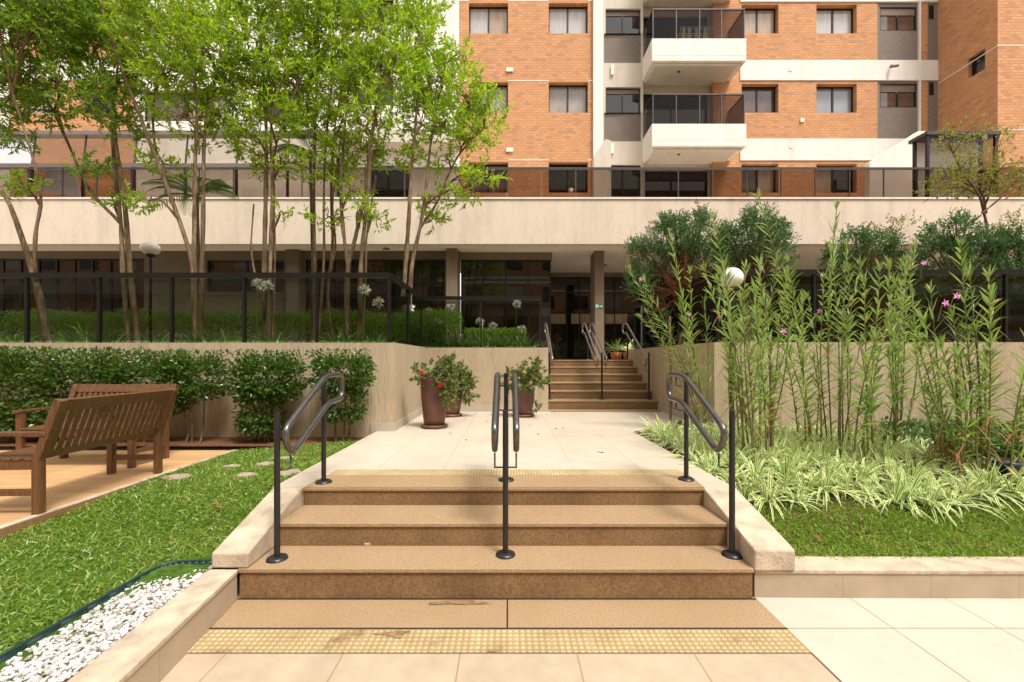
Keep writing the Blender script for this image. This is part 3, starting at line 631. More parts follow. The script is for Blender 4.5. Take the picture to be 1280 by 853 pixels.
# balconies
def balcony(zfloor):
    b = part(MB().box(4.9, 8.13, 14.92, YF + .24, zfloor - .0, zfloor + .18).box(4.9, 8.13, 14.92, 15.04, zfloor + .18, zfloor + .77).box(4.9, 5.02, 15.04, YF, zfloor + .18, zfloor + .77).box(8.01, 8.13, 15.04, YF, zfloor + .18, zfloor + .77), 'balcony', M['white'], ab, bevel=.01)
    part(MB().box(5.1, 7.93, 15.12, YF + .2, zfloor - .05, zfloor - .003).box(5.0, 8.03, 15.02, 15.08, zfloor - .09, zfloor - .001), 'balcony_soffit', M['beige'], b)
    zt = zfloor + .77; zh = zt + 1.05
    rl = MB().box(4.93, 8.10, 14.95, 15.0, zh - .04, zh).box(4.93, 4.98, 15.0, YF, zh - .04, zh).box(8.05, 8.10, 15.0, YF, zh - .04, zh)
    for x in (4.95, 5.75, 6.55, 7.3, 8.08): rl.box(x - .015, x + .015, 14.96, 14.99, zt, zh - .04)
    part(rl, 'balcony_rail', M['rail'], b)
    part(MB().box(4.97, 8.06, 14.97, 14.98, zt + .02, zh - .05).box(4.95, 4.96, 15.0, YF, zt + .02, zh - .05).box(8.07, 8.08, 15.0, YF, zt + .02, zh - .05), 'balcony_glass', M['smoked_far'], b)
    part(MB().lathe([(0, -.02), (.05, -.02), (.05, 0)], 12, (6.0, 15.4, zfloor - .05)), 'ceiling_lamp', M['frame'], b)
for zf in (8.79, 11.71, 14.63): balcony(zf)
# terrace parapet, slab, ground floor
YT = 12.0
part(MB().box(-22, 24, YT, YT + .28, 4.67, 5.90), 'parapet', M['fascia'], ab)
part(MB().box(-22, 24, YT - .03, YT + .31, 5.90, 5.945), 'coping', M['white'], ab)
part(MB().box(-22, 24, YT + .28, YF + .02, 4.665, 5.05), 'terrace_slab', M['ceiling'], ab)
def gfwin(x0, x1, z0, z1, Y, n, mat='gl_dark', rails=()):
    wn = MB(); fw = .05
    wn.box(x0, x1, Y - .03, Y + .04, z1 - fw, z1).box(x0, x1, Y - .03, Y + .04, z0, z0 + fw)
    for i in range(n + 1):
        x = x0 + (x1 - x0) * i / n; a = max(x0, x - fw / 2); b = min(x1, x + fw / 2); wn.box(a, b, Y - .03, Y + .04, z0 + fw, z1 - fw)
    for r_ in rails:
        for i in range(n): wn.box(x0 + (x1 - x0) * i / n + fw / 2, x0 + (x1 - x0) * (i + 1) / n - fw / 2, Y - .025, Y + .035, r_ - fw / 2, r_ + fw / 2)
    o = part(wn, 'window', M['frame'], ab)
    for i in range(n):
        a, b = x0 + (x1 - x0) * i / n + fw / 2, x0 + (x1 - x0) * (i + 1) / n - fw / 2
        part(MB().box(a, b, Y + .0, Y + .012, z0 + fw, z1 - fw), 'pane', M[mat], o)
YG = 12.75
gx = lambda px, d: (px - CX) * d / F
gz = lambda py, d: EYE + (CY - py) * d / F
zt = gz(323, YG)
hol = [(-17, gx(180, YG), 1.5, zt), (gx(258, YG), gx(355, YG), gz(365, YG), zt - .05), (gx(381, YG), gx(556, YG), 1.5, zt - .02)]
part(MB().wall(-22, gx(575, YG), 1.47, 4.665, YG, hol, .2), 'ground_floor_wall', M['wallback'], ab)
gfwin(-17, gx(180, YG), 1.5, zt, YG + .1, 12, rails=(3.9,)); gfwin(gx(258, YG), gx(355, YG), gz(365, YG), zt - .05, YG + .1, 2); gfwin(gx(381, YG), gx(556, YG), 1.5, zt - .02, YG + .1, 5, rails=(3.75,))
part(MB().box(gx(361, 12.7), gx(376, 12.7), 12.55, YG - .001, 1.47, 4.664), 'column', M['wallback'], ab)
part(MB().box(-1.786, -1.476, 12.43, 13.2, 1.47, 4.664), 'column', M['column'], ab)
part(MB().box(2.51, 2.775, 12.7, 13.4, 1.47, 4.664), 'column', M['column'], ab)
part(MB().box(6.9, 7.2, 12.7, 13.4, 1.47, 4.664), 'column', M['column'], ab); part(MB().box(11.2, 11.5, 12.7, 13.4, 1.47, 4.664), 'column', M['column'], ab)
# lobby box
zl = gz(325, 12.95)
part(MB().box(-1.45, 1.283, 12.9, 16, zl, 4.664), 'lobby_header', M['column'], ab)
gfwin(-1.42, 1.24, 1.48, zl, 12.98, 4, rails=(gz(350, 12.95), ))
part(MB().box(1.20, 1.26, 13.05, 16, 1.48, zl - .001), 'lobby_side_wall', M['gl_dark'], ab)
part(MB().box(1.283, 22, 15.9, 16, gz(347, 16), 4.664), 'recess_header', M['column'], ab)
gfwin(1.3, 9.0, 1.48, gz(347, 16), 15.97, 6, rails=(gz(392, 16), gz(366, 16))); gfwin(9.0, 21.0, 1.48, gz(347, 16), 15.97, 8)
for a, b, py0, py1 in ((686, 707, 391, 405), (714, 738, 391, 405), (757, 784, 391, 405)):
    part(MB().box(gx(a, 15.95), gx(b, 15.95), 15.95, 15.965, gz(py1, 15.95), gz(py0, 15.95)), 'frosted_band', M['gl_blind'], ab)
for x, y in ((3.2, 14.6), (5.2, 14.3), (-3.5, 12.45)): part(MB().lathe([(0, -.03), (.09, -.03), (.10, 0)], 16, (x, y, 4.664)), 'ceiling_lamp', M['column'], ab)

# terrace guard
guard('terrace_guard', 'smoked glass guard with grey rail along the terrace above the cream parapet', [(-21, YT + .14), (15.2, YT + .14)], 5.947, 6.83, .95, M['smoked_far'], M['rail'], .03, .05)
# right terrace: slanted partition, glazed enclosure
o = MB().prism_y([(gx(1087, 14.2), 5.05), (gx(1157, 14.2), 5.05), (gx(1157, 14.2), gz(164, 14.2)), (gx(1148, 14.2), gz(164, 14.2)), (gx(1087, 14.2), gz(203, 14.2))], 14.2, 14.4).build('terrace_partition', M['white'], None, False, .008)
tag(o, 'cream terrace partition with sloping top beside the black glazed enclosure', 'wall')
o = MB().prism_y([(gx(742, 14), 5.05), (gx(764, 14), 5.05), (gx(764, 14), gz(176, 14)), (gx(757, 14), gz(174, 14)), (gx(742, 14), gz(196, 14))], 14.0, 14.25).build('terrace_partition', M['beige'], None, False, .008)
tag(o, 'narrow weathered cream partition with slanted top below the grey window panels', 'wall')
en = thing('terrace_enclosure', 'black framed glazed enclosure on the terrace against the brick wing', 'enclosure', (gx(1200, 13), 13, 5.05))
ex0, ex1, ez = gx(1157, 12.8), gx(1245, 12.8), gz(166, 12.8)
for x in (ex0, ex1 - .07):
    for y in (12.75, 13.15): part(MB().box(x, x + .07, y, y + .07, 5.05, ez - .1), 'frame_post', M['black'], en)
part(MB().box(ex0 - .05, ex1 + .05, 12.70, 13.3, ez - .1, ez + .0), 'roof', M['rail'], en)
for i in range(2):
    a = ex0 + .12 + (ex1 - ex0 - .24) * i / 2; b = a + (ex1 - ex0 - .24) / 2 - .03
    part(MB().box(a, b, 12.8, 12.81, 5.1, ez - .1), 'glass_pane', M['clear'], en)
part(MB().box(ex0 + .12, ex1 - .12, 13.2, 13.22, 5.05, ez - .1), 'back_panel', M['white'], en)
# left terrace: glazed canopy
cn = thing('glass_canopy', 'grey framed glass canopy over the terrace behind the tall trees', 'canopy', (-10, 13, 5.05))
cz0, cz1, cy0, cy1 = gz(207, 12.5), gz(170, 12.6), 12.5, 12.6
part(MB().box(-17, gx(432, 12.5), cy0 - .05, cy0 + .05, cz0 - .06, cz0 + .04), 'front_beam', M['steel_light'], cn)
part(MB().box(-17, gx(452, 12.6), cy1 - .12, cy1 + .12, cz1 - .02, cz1 + .09), 'back_beam', M['steel_light'], cn)
for i, x in enumerate(np.linspace(-16.6, gx(425, 12.6), 9)):
    part(MB().beam((x, cy0, cz0), (x, cy1, cz1), .03, .04), 'rafter', M['rail'], cn)
    part(MB().box(x - .03, x + .03, cy0 - .03, cy0 + .03, 5.05, cz0 - .06), 'post', M['rail'], cn)
xs2 = np.linspace(-16.6, gx(425, 12.6), 9)
for i in range(8):
    part(MB().add([(xs2[i] + .03, cy0, cz0 + .03), (xs2[i + 1] - .03, cy0, cz0 + .03), (xs2[i + 1] - .03, cy1, cz1), (xs2[i] + .03, cy1, cz1), (xs2[i] + .03, cy0, cz0 + .042), (xs2[i + 1] - .03, cy0, cz0 + .042), (xs2[i + 1] - .03, cy1, cz1 + .012), (xs2[i] + .03, cy1, cz1 + .012)], [(3, 2, 1, 0), (4, 5, 6, 7), (0, 1, 5, 4), (1, 2, 6, 5), (2, 3, 7, 6), (3, 0, 4, 7)]), 'roof_glass' if i > 1 else 'blind', M['clear'] if i > 1 else M['blind'], cn)
part(MB().box(-17, gx(440, 12.6), cy1 + .12, 15.9, cz1 + .08, cz1 + .10), 'roof_glass', M['clear'], cn)
pc = MB().prism_y([(gx(50, 13), gz(240, 13)), (gx(100, 13), gz(246, 13)), (gx(92, 13), gz(208, 13)), (gx(58, 13), gz(208, 13))], 13.0, 13.05).build('hanging_blind', M['blind'], None); tag(pc, 'pale folded blind hanging crooked under the glass canopy', 'blind')

# laundry on the top balcony
lr = thing('drying_rack', 'white laundry hanging on a rack behind the upper balcony glass', 'drying rack', (6.4, 15.4, 11.9))
rk = MB()
for x in (6.0, 7.1): rk.tube([(x, 15.2, 11.9), (x, 15.6, 13.1)], .012, 6).tube([(x, 15.6, 11.9), (x, 15.2, 13.1)], .012, 6)
for y in (15.2, 15.3, 15.5, 15.6): rk.tube([(6.0, y, 13.08), (7.1, y, 13.08)], .008, 6)
part(rk, 'frame', M['signw'], lr)
for i, x in enumerate((6.1, 6.3, 6.55, 6.85)):
    part(MB().prism_y([(x - .03, 13.07), (x - .1, 12.6 - .05 * (i % 2)), (x + .1, 12.57), (x + .04, 13.07)], 15.2, 15.22), 'garment', M['cloth'], lr)

# ------------------------------------------------------------------ opposite block across the court, behind the viewer (seen in the panes)
ob = thing('facing_building', 'brick apartment block across the courtyard mirrored in the dark panes', 'building', (0, -15, 0))
part(MB().wall(-60, 60, -.02, 20, -15), 'brick_wall', M['brick'], ob)
bm_ = MB(); wm_ = MB()
for i in range(6): bm_.box(-60, 60, -15.0, -14.9, 2.6 + 3 * i, 3.3 + 3 * i)
part(bm_, 'cream_band', M['white'], ob)
for i in range(6):
    for j in range(33): part(MB().box(-58 + 3.6 * j, -56.3 + 3.6 * j, -14.99, -14.95, .9 + 3 * i, 2.3 + 3 * i), 'window', M['gl_dark'] if (i + j) % 3 else M['gl_curtain'], ob)

# ------------------------------------------------------------------ benches
def bench(label, loc, rz, wd):
    b = thing('park_bench', label, 'bench', loc, 'slatted wooden benches on the deck'); b.rotation_euler = (0, 0, rz)
    P = lambda mb, nm, root=b, bev=.004: part(mb, nm, M['wood'], root, False, bev, True)
    h = wd / 2; lean = .15
    for s in (-1, 1):                       # seat faces local -Y; back at y=0
        x = s * (h - .03)
        P(MB().beam((x, 0, 0), (x, 0, .42), .055, .055, (0, 1, 0)).beam((x, .004, .41), (x, lean + .004, .838), .055, .055, (0, 1, 0)), 'rear_leg')
        P(MB().box(x - .0275, x + .0275, -.47, -.415, 0, .575), 'front_leg')
        P(MB().box(x - .035, x + .035, -.50, .075, .577, .605), 'armrest')
        P(MB().box(x - .02, x + .02, -.413, -.03, .14, .185), 'stretcher'); P(MB().box(x - .021, x + .021, -.413, -.03, .33, .395), 'seat_rail')
    def bk(t): return (lean * t, .41 + .43 * t)
    y, z = bk(.89); P(MB().beam((-h + .06, y, z), (h - .06, y, z), .095, .03, (0, 1, -.35)), 'top_rail')
    y, z = bk(-.03); P(MB().beam((-h + .06, y, z + .03), (h - .06, y, z + .03), .06, .03, (0, 1, -.35)), 'bottom_rail')
    n = 17
    for i in range(n):
        x = -h + .1 + (wd - .2) * i / (n - 1); a, c = bk(.09), bk(.80); P(MB().beam((x, a[0], a[1]), (x, c[0], c[1]), .034, .016, (0, 1, 0)), 'back_slat', bev=.002)
    for i in range(6): P(MB().box(-h + .005, h - .005, -.465 + i * .076, -.405 + i * .076, .396, .416), 'seat_slat', bev=.003)
    P(MB().box(-h + .06, h - .06, -.46, -.43, .325, .39), 'front_apron')
    return b
bench('red brown slatted bench seen from behind, standing along the lawn edge', (-3.465, 3.765, .351), R(-87), 1.22)
bench('red brown slatted bench half hidden behind another, its back against the hedge', (-4.52, 5.0, .351), R(0), 1.22)

# ------------------------------------------------------------------ left lawn, pebbles, edging, stones
def grass(name, label, pts, L, Wd, mat, tilt, fn):
    n = len(pts); C = np.array([(x, y, fn(x, y) - .004) for x, y in pts]); mb = MB()
    D = norm(np.concatenate([rng.normal(size=(n, 2)) * tilt, np.ones((n, 1))], 1))
    blade_add(mb, C, D, L * rng.uniform(.55, 1.3, n), Wd * rng.uniform(.7, 1.3, n), rng.uniform(.1, .7, n), 2, 0, None, norm(np.cross(D, rng.normal(size=(n, 3)))))
    o = mb.build(name, mat); return tag(o, label, 'grass', kind='stuff')
stones = [(225, 595, .20, .13), (309, 593, .17, .11), (334, 579, .16, .10), (362, 590, .17, .13), (355, 572, .20, .08), (290, 582, .13, .07)]
SP = []
for i, (px, py, rx, ry) in enumerate(stones):
    d = 4.0
    for _ in range(20): x = (px - CX) * d / F; d = F * (EYE - gz_left(x, d) - .02) / (py - CY)
    SP.append((x, d, rx * .62, ry * .8))
lab_st = ['pale stepping stone nearest the benches in the lawn', 'pale stepping stone in the lawn in front of the middle hedge bush', 'pale stepping stone in the lawn behind the lower rail post', 'pale stepping stone touching the landing edge beside the rear rail post', 'pale stepping stone farthest back in the lawn near the hedge', 'small pale stepping stone between two others in the grass']
for i, (x, y, rx, ry) in enumerate(SP):
    an = np.linspace(0, 2 * math.pi, 11)[:-1] + rng.uniform(-.2, .2, 10); q = rng.uniform(.7, 1.25, 10)
    z = gz_left(x, y); o = MB().prism([(x + rx * c * math.cos(a), y + ry * c * math.sin(a)) for a, c in zip(an, q)], z - .03, z + .022).build('stepping_stone', M['stone'], None, False, .008); tag(o, lab_st[i], 'stone', 'stepping stones in the left lawn')
pts = []
while len(pts) < 38000:
    x = random.uniform(-3.39, -1.86); y = random.uniform(1.15, 5.5)
    if y < 2.74 and x > -2.19: continue
    if y > 3.9 and random.random() < .25: continue
    if any(((x - a) / rx) ** 2 + ((y - b) / ry) ** 2 < .55 for a, b, rx, ry in SP): continue
    pts.append((x, y))
grass('lawn_grass', 'broad bladed green lawn beside the deck', pts, .062, .0085, M['grass_l'], .9, gz_left)
eg = curve([(-2.17, .6, .2), (-2.17, 1.8, .19), (-2.16, 2.55, .19), (-2.09, 2.71, .195), (-1.86, 2.735, .20)], 24)
mb = MB()
for a, b in zip(eg[:-1], eg[1:]): mb.beam(a - np.array([0, 0, .01]), b - np.array([0, 0, .01]), .012, .07)
mb.tube(eg + np.array([0, 0, .024]), .008, 8); o = mb.build('lawn_edging', M['plastic'], None, True); tag(o, 'dark green plastic edging between the lawn and white pebbles', 'edging')
ico = np.array([(0, 0, -1)] + [(.894 * math.cos(k * 1.2566), .894 * math.sin(k * 1.2566), -.447) for k in range(5)] + [(.894 * math.cos(k * 1.2566 + .628), .894 * math.sin(k * 1.2566 + .628), .447) for k in range(5)] + [(0, 0, 1)])
icf = [(0, 1 + (k + 1) % 5, 1 + k) for k in range(5)] + [(1 + k, 1 + (k + 1) % 5, 6 + k) for k in range(5)] + [(1 + (k + 1) % 5, 6 + (k + 1) % 5, 6 + k) for k in range(5)] + [(6 + k, 6 + (k + 1) % 5, 11) for k in range(5)]
n = 4300; V = []; Ft = []
for i in range(n):
    y = random.uniform(1.1, 2.72); x = random.uniform(-2.15 if y < 2.55 else -2.15 + (y - 2.55) * 1.3, -1.845 + (2.69 - y) * .06); q = ico * (1 + rng.normal(size=(12, 1)) * .15) * rng.uniform(.006, .015, 3)
    a = random.uniform(0, 6.3); c, s = math.cos(a), math.sin(a); q = np.stack([q[:, 0] * c - q[:, 1] * s, q[:, 0] * s + q[:, 1] * c, q[:, 2] * .8], 1)
    V.append(q + (x, y, .168 + random.uniform(0, .022))); Ft.append(np.array(icf) + 12 * i)
sheet('pebble_bed', [(-2.16, .6), (-1.66, .6), (-1.84, 2.70), (-1.93, 2.725), (-2.1, 2.70)], .182 - .014, M['kerb'])
o = MB().add(np.concatenate(V), np.concatenate(Ft)).build('white_pebbles', M['gravel']); tag(o, 'white marble pebbles between the lawn edging and the kerb', 'gravel', kind='stuff')

# ------------------------------------------------------------------ clipped hedge in front of the planter wall
def bush(name, label, boxes, stems, mat, nleaf, L=.055, Wd=.032, loc=None, group=None):
    h = thing(name, label, 'hedge' if name == 'hedge' else 'shrub', loc, group); mb = MB(); tot = sum(b[3] * b[4] * b[5] for b in boxes)
    for (cx, cy, cz, rx, ry, rz) in boxes:
        n = int(nleaf * rx * ry * rz / tot); P, u = blob((cx, cy, cz), (rx, ry, rz), n, .3)
        q = 2.6  # squarish
        s = np.sign(u) * np.abs(u) ** .62; P = np.array([cx, cy, cz]) + s * np.array([rx, ry, rz]) * (rng.uniform(.25, 1, (n, 1)) ** .5)
        P += rng.normal(size=P.shape) * .02
        D = norm(s * .8 + rng.normal(size=(n, 3)) * .7 + np.array([0, -.1, .35])); leaf_add(mb, P, D, rdir(n, .9), L * rng.uniform(.6, 1.3, n), Wd * rng.uniform(.7, 1.2, n), .1)
        # shoots poking out of the top
        k = max(4, n // 60); T = np.stack([cx + rng.uniform(-rx, rx, k), cy + rng.uniform(-ry, ry, k), np.full(k, cz + rz * .9)], 1); twigs(mb, T, rdir(k, 1.6), 4, .10, L * .9, Wd * .8)
    part(mb, 'foliage', mat, h)
    if stems:
        sm = MB()
        for s_ in stems: sm.tube(curve(s_, 8), np.linspace(.014, .007, len(curve(s_, 8))), 6)
        part(sm, 'stems', M['bark'], h, True)
    return h
yh = 5.72; zg = .40
def hb(px0, px1, py0, py1, d=yh, ry=.26): a, b = W(px0, py1, d), W(px1, py0, d); return ((a[0] + b[0]) / 2, d, (a[2] + b[2]) / 2, (b[0] - a[0]) / 2, ry, (b[2] - a[2]) / 2)
def hst(px, py, d=yh, lean=0): a = W(px, py, d); return [(a[0], d, zg - .02), (a[0] + lean * .5, d + .02, zg + .2), (a[0] + lean, d, zg + .75)]
bush('hedge', 'long dark glossy hedge behind the two benches against the planter wall', [hb(-60, 60, 440, 545), hb(40, 160, 442, 540), hb(140, 240, 445, 520), hb(205, 282, 446, 500)],
     [hst(232, 560, yh, .08), hst(240, 560, yh, -.03), hst(250, 560, yh, .06), hst(180, 560, yh, .1), hst(100, 560, yh, -.1)], M['leaf_hedge'], 21000, .058, .034, (-4.6, yh, zg))
bush('shrub', 'glossy dark green bush standing alone between the long hedge and the rail', [hb(293, 378, 446, 500), hb(300, 352, 480, 545, yh, .2)], [hst(330, 560, yh, .05), hst(336, 560, yh, -.06), hst(325, 560, yh, -.1)], M['leaf_hedge'], 5600, .058, .034, (-3.2, yh, zg), 'clipped bushes against the planter wall')
bush('shrub', 'glossy dark green bush nearest the planter corner, with bare lower stems', [hb(390, 466, 446, 486), hb(405, 456, 480, 528, yh, .16)], [hst(428, 560, yh, .04), hst(434, 560, yh, .06), hst(420, 560, yh, -.04)], M['leaf_hedge'], 3800, .058, .034, (-2.2, yh, zg), 'clipped bushes against the planter wall')

# ------------------------------------------------------------------ trees in the raised planter
def tree(label, d, stems, blobs, mat, dens=1.0, rbase=.047, leafL=.105, leafW=.034, group='slim trees in the raised planter', soil=1.62, cat='tree', ln=.26, nleaf=13, brs=1.0):
    b0 = W(stems[0][0][0], stems[0][0][1], d); t = thing('tree', label, cat, (b0[0], d, soil), group)
    tips = []
    for si, s in enumerate(stems):
        dd = d + rng.uniform(-.15, .15); P = [W(p[0], p[1], dd + .0) for p in s]
        if s[0][1] > 380: P[0] = np.array([P[0][0], P[0][1], soil - .05])
        P = [p + np.array([0, random.uniform(-.05, .05), 0]) for p in P]; P = curve(P, 20); r = np.linspace(rbase * (s[0][2] if len(s[0]) > 2 else 1), .014, len(P)); r = r * (1 + .07 * np.sin(np.arange(len(r)) * 1.9 + d)) + rng.normal(size=len(r)) * .0022
        part(MB().tube(P, r, 9), 'trunk', M['bark'], t, True); tips.append(P)
    A = np.concatenate([p[len(p) // 3:] for p in tips]); cm = MB()
    for (px, py, rx, ry, k) in blobs:
        dd = d + rng.uniform(-.35, .35); c = W(px, py, dd); q = mpp(d); R3 = (rx * q, max(.35, (rx + ry) * .5 * q), ry * q)
        # limb from nearest lower stem point
        low = A[A[:, 2] < c[2] - .15] if (A[:, 2] < c[2] - .15).any() else A
        a = low[np.argmin(np.linalg.norm((low - c) * np.array([1, .5, .8]), axis=1))]
        mid = (a + c) / 2 + np.array([0, 0, .12]) + rng.normal(size=3) * .06
        cv = curve([a, mid, c], 8); bm = MB(); bm.tube(cv, np.linspace(.022, .008, len(cv)) * brs, 6)
        area = rx * ry * math.pi * q * q; n = int(area * 118 * k * dens) + 3
        P, u = blob(c, R3, n, .15)
        D = norm(u * .7 + rng.normal(size=(n, 3)) * .5 + np.array([0, 0, .55]))
        twigs(cm, P - D * ln * .5, D, nleaf, ln, leafL, leafW)
        for j in range(min(16, n // 3)):
            e = P[j]; w_ = cv[random.randint(2, len(cv) - 1)]; bm.tube(curve([w_, (w_ + e) / 2 + rng.normal(size=3) * .05 + np.array([0, 0, .05]), e], 5), np.linspace(.008, .003, len(curve([w_, e, e], 5))) * brs, 4, cap=False)
        part(bm, 'branch', M['twig'], t, True)
    part(cm, 'crown', M[mat], t)
    return t
tree('slim tree with one trunk leaning far to the left, deep green crown', 6.9, [[(66, 412, 1.25), (50, 370), (38, 335), (16, 258), (-5, 225), (-30, 150)], [(41, 352, .6), (46, 325), (47, 290), (49, 245), (40, 190), (20, 120)]],
     [(10, 40, 60, 50, 1), (20, 110, 45, 40, .8), (-25, 90, 50, 60, 1), (8, 165, 30, 22, .6), (15, 232, 24, 16, .6), (60, 20, 50, 40, .9), (-20, -20, 70, 40, 1)], 'leaf_tree_dark')
tree('slim tree with two close trunks and a long branch reaching left', 7.3, [[(160, 412, .9), (154, 335), (150, 280), (143, 210), (138, 150), (150, 60)], [(172, 412, 1), (160, 335), (156, 260), (148, 180), (140, 120), (110, 40)], [(149, 278, .6), (110, 235), (78, 165), (45, 105), (5, 70)]],
     [(85, 40, 60, 45, 1), (65, 95, 45, 35, .7), (130, 60, 55, 50, 1), (120, 120, 50, 32, .8), (150, 150, 35, 22, .6), (118, 212, 24, 14, .7), (150, 255, 22, 12, .5), (100, 0, 80, 40, 1), (60, 140, 32, 20, .5), (165, 100, 30, 40, .7)], 'leaf_tree_dark')
tree('slim tree forking low, one arm sweeping left and two arms upright', 7.0, [[(246, 425, 1.05), (242, 350), (240, 325), (222, 275), (204, 225), (175, 140), (140, 50), (125, -10)], [(246, 425, .9), (243, 340), (245, 270), (243, 200), (248, 120), (230, 30)], [(249, 425, .85), (250, 335), (255, 250), (258, 180), (265, 110), (300, 20)], [(195, 195, .35), (192, 130), (205, 75), (215, 20)]],
     [(190, 45, 55, 45, 1), (215, 100, 45, 40, .9), (255, 60, 50, 50, 1), (280, 120, 40, 35, .8), (235, 150, 40, 22, .6), (205, 205, 32, 14, .6), (185, 252, 24, 12, .5), (220, 0, 90, 40, 1), (240, 175, 22, 14, .4), (285, 160, 22, 20, .5)], 'leaf_tree')
tree('slim straight tree with bundled upright trunks in front of the middle of the hedge', 7.4, [[(330, 425, 1), (331, 330), (333, 260), (333, 170), (330, 90), (320, 10)], [(337, 425, .9), (338, 330), (339, 240), (340, 150), (365, 60)], [(342, 425, .5), (342, 330), (343, 250), (345, 180), (380, 90)], [(331, 378, .25), (322, 350), (313, 310), (316, 255)]],
     [(330, 55, 52, 50, 1), (310, 105, 42, 35, .9), (365, 100, 45, 40, 1), (335, 150, 42, 24, .7), (300, 165, 26, 20, .6), (345, 205, 34, 16, .6), (370, 150, 28, 22, .7), (350, 0, 70, 40, 1), (350, 265, 10, 10, .4), (320, 195, 26, 16, .6), (385, 210, 24, 16, .6)], 'leaf_tree')
tree('slim tree of four thin stems with one curving at its foot behind the glass', 7.8, [[(393, 412, .7), (394, 330), (393, 270), (392, 200), (395, 120), (400, 30)], [(396, 412, .55), (405, 330), (405, 260), (408, 190), (415, 100)], [(420, 412, .7), (411, 385), (410, 350), (415, 300), (413, 240), (420, 150), (440, 70)], [(411, 352, .5), (416, 330), (420, 305), (417, 250), (425, 190)]],
     [(400, 45, 50, 48, 1), (415, 100, 42, 40, 1), (390, 150, 32, 25, .7), (430, 150, 35, 25, .8), (420, 195, 30, 18, .7), (405, 275, 18, 14, .5), (400, 0, 60, 40, 1), (430, 215, 24, 18, .6)], 'leaf_tree')
tree('slim tree splitting into several pale upright stems left of the glass corner', 7.2, [[(434, 410, 1), (434, 350), (436, 335), (430, 300), (425, 240), (430, 160), (440, 70)], [(434, 410, .9), (435, 345), (445, 300), (456, 240), (465, 170), (480, 60)], [(448, 412, .9), (450, 340), (455, 290), (462, 230), (468, 160), (500, 60)], [(452, 412, .5), (457, 340), (458, 290), (470, 220)]],
     [(460, 40, 50, 48, 1), (450, 95, 40, 38, 1), (490, 90, 38, 40, 1), (470, 145, 40, 28, .8), (450, 190, 34, 20, .7), (485, 195, 28, 20, .6), (470, 0, 60, 36, 1), (455, 262, 22, 16, .5), (475, 275, 14, 10, .5), (440, 240, 22, 14, .5)], 'leaf_tree')
tree('bright green tree with two pale trunks behind the side glass, reaching over the brick wall', 7.7, [[(505, 372, 1), (508, 310), (512, 270), (514, 220), (520, 150), (525, 60)], [(512, 380, .9), (516, 330), (526, 280), (533, 230), (540, 170), (555, 80)], [(524, 285, .5), (545, 255), (558, 225), (575, 190), (605, 160)]],
     [(530, 50, 32, 38, 1), (515, 95, 36, 38, 1), (548, 105, 36, 36, 1), (580, 120, 32, 26, .9), (605, 140, 30, 20, .9), (560, 160, 40, 24, .9), (595, 168, 34, 18, .7), (525, 155, 32, 28, .8), (610, 215, 22, 10, .7), (585, 235, 26, 14, .7), (545, 255, 26, 16, .6), (560, 200, 28, 14, .5), (525, 5, 34, 30, 1), (575, 75, 20, 22, .9), (540, 275, 16, 12, .5), (520, 200, 24, 16, .5)], 'leaf_tree_light')

def palm(label, px, py, d, n, L):
    c = W(px, py, d); t = thing('palm', label, 'palm', (c[0], d, 1.62), 'small palms among the trees'); part(MB().tube(curve([(c[0], d, 1.57), (c[0] + .05, d, 2.6), c], 10), .03, 8), 'trunk', M['bark'], t, True); mb = MB()
    for i in range(n):
        a = 2 * math.pi * i / n + random.uniform(-.3, .3); el = random.uniform(.1, 1.1); dr = np.array([math.cos(a) * math.cos(el), math.sin(a) * math.cos(el), math.sin(el)])
        t_ = np.linspace(0, 1, 20); P = c + dr * (L * t_)[:, None]; P[:, 2] -= .55 * L * t_ ** 2; mb.tube(P, np.linspace(.008, .002, 20), 4, cap=False); T = norm(np.gradient(P, axis=0)); sd = norm(np.cross(T, [0, 0, 1.]))
        for s in (-1, 1): leaf_add(mb, P[2:], norm(T[2:] * .7 + s * sd[2:] + np.array([0, 0, -.15])), np.tile([0, 0, 1.], (18, 1)), .26 * np.sin(np.linspace(.5, 2.8, 18)) + .04, np.full(18, .022))
    part(mb, 'fronds', M['leaf_palm'], t)
palm('small palm with arching fronds behind the forked tree', 246, 245, 8.3, 11, .95); palm('small palm with upright fronds between the thin stemmed trees', 388, 190, 8.6, 10, .8)

# box hedge, strap leaves and agapanthus behind the glass
h = thing('box_hedge', 'long clipped light green hedge behind the glass guard and tree trunks', 'hedge', (-5.5, 9.2, 1.62))
n = 26000; P = np.stack([rng.uniform(-10.5, -1.0, n), 9.2 + rng.uniform(-.4, .4, n), 1.65 + .82 * rng.uniform(0, 1, n) ** .45], 1); P[:, 2] += .03 * np.sin(P[:, 0] * 3.1) + rng.normal(size=n) * .02
mb = MB(); leaf_add(mb, P, rdir(n, .5), rdir(n, .8), .05 * rng.uniform(.6, 1.2, n), .032 * rng.uniform(.7, 1.2, n)); part(mb, 'foliage', M['leaf_box'], h)
h2 = thing('box_hedge', 'short clipped hedge behind the white flowers near the entrance', 'hedge', (0, 10.2, 1.62))
n = 4000; P = np.stack([rng.uniform(-1.0, .4, n), 10.2 + rng.uniform(-.3, .3, n), 1.65 + .55 * rng.uniform(0, 1, n) ** .45], 1); mb = MB(); leaf_add(mb, P, rdir(n, .5), rdir(n, .8), .05 * rng.uniform(.6, 1.2, n), .032 * rng.uniform(.7, 1.2, n)); part(mb, 'foliage', M['leaf_box'], h2)
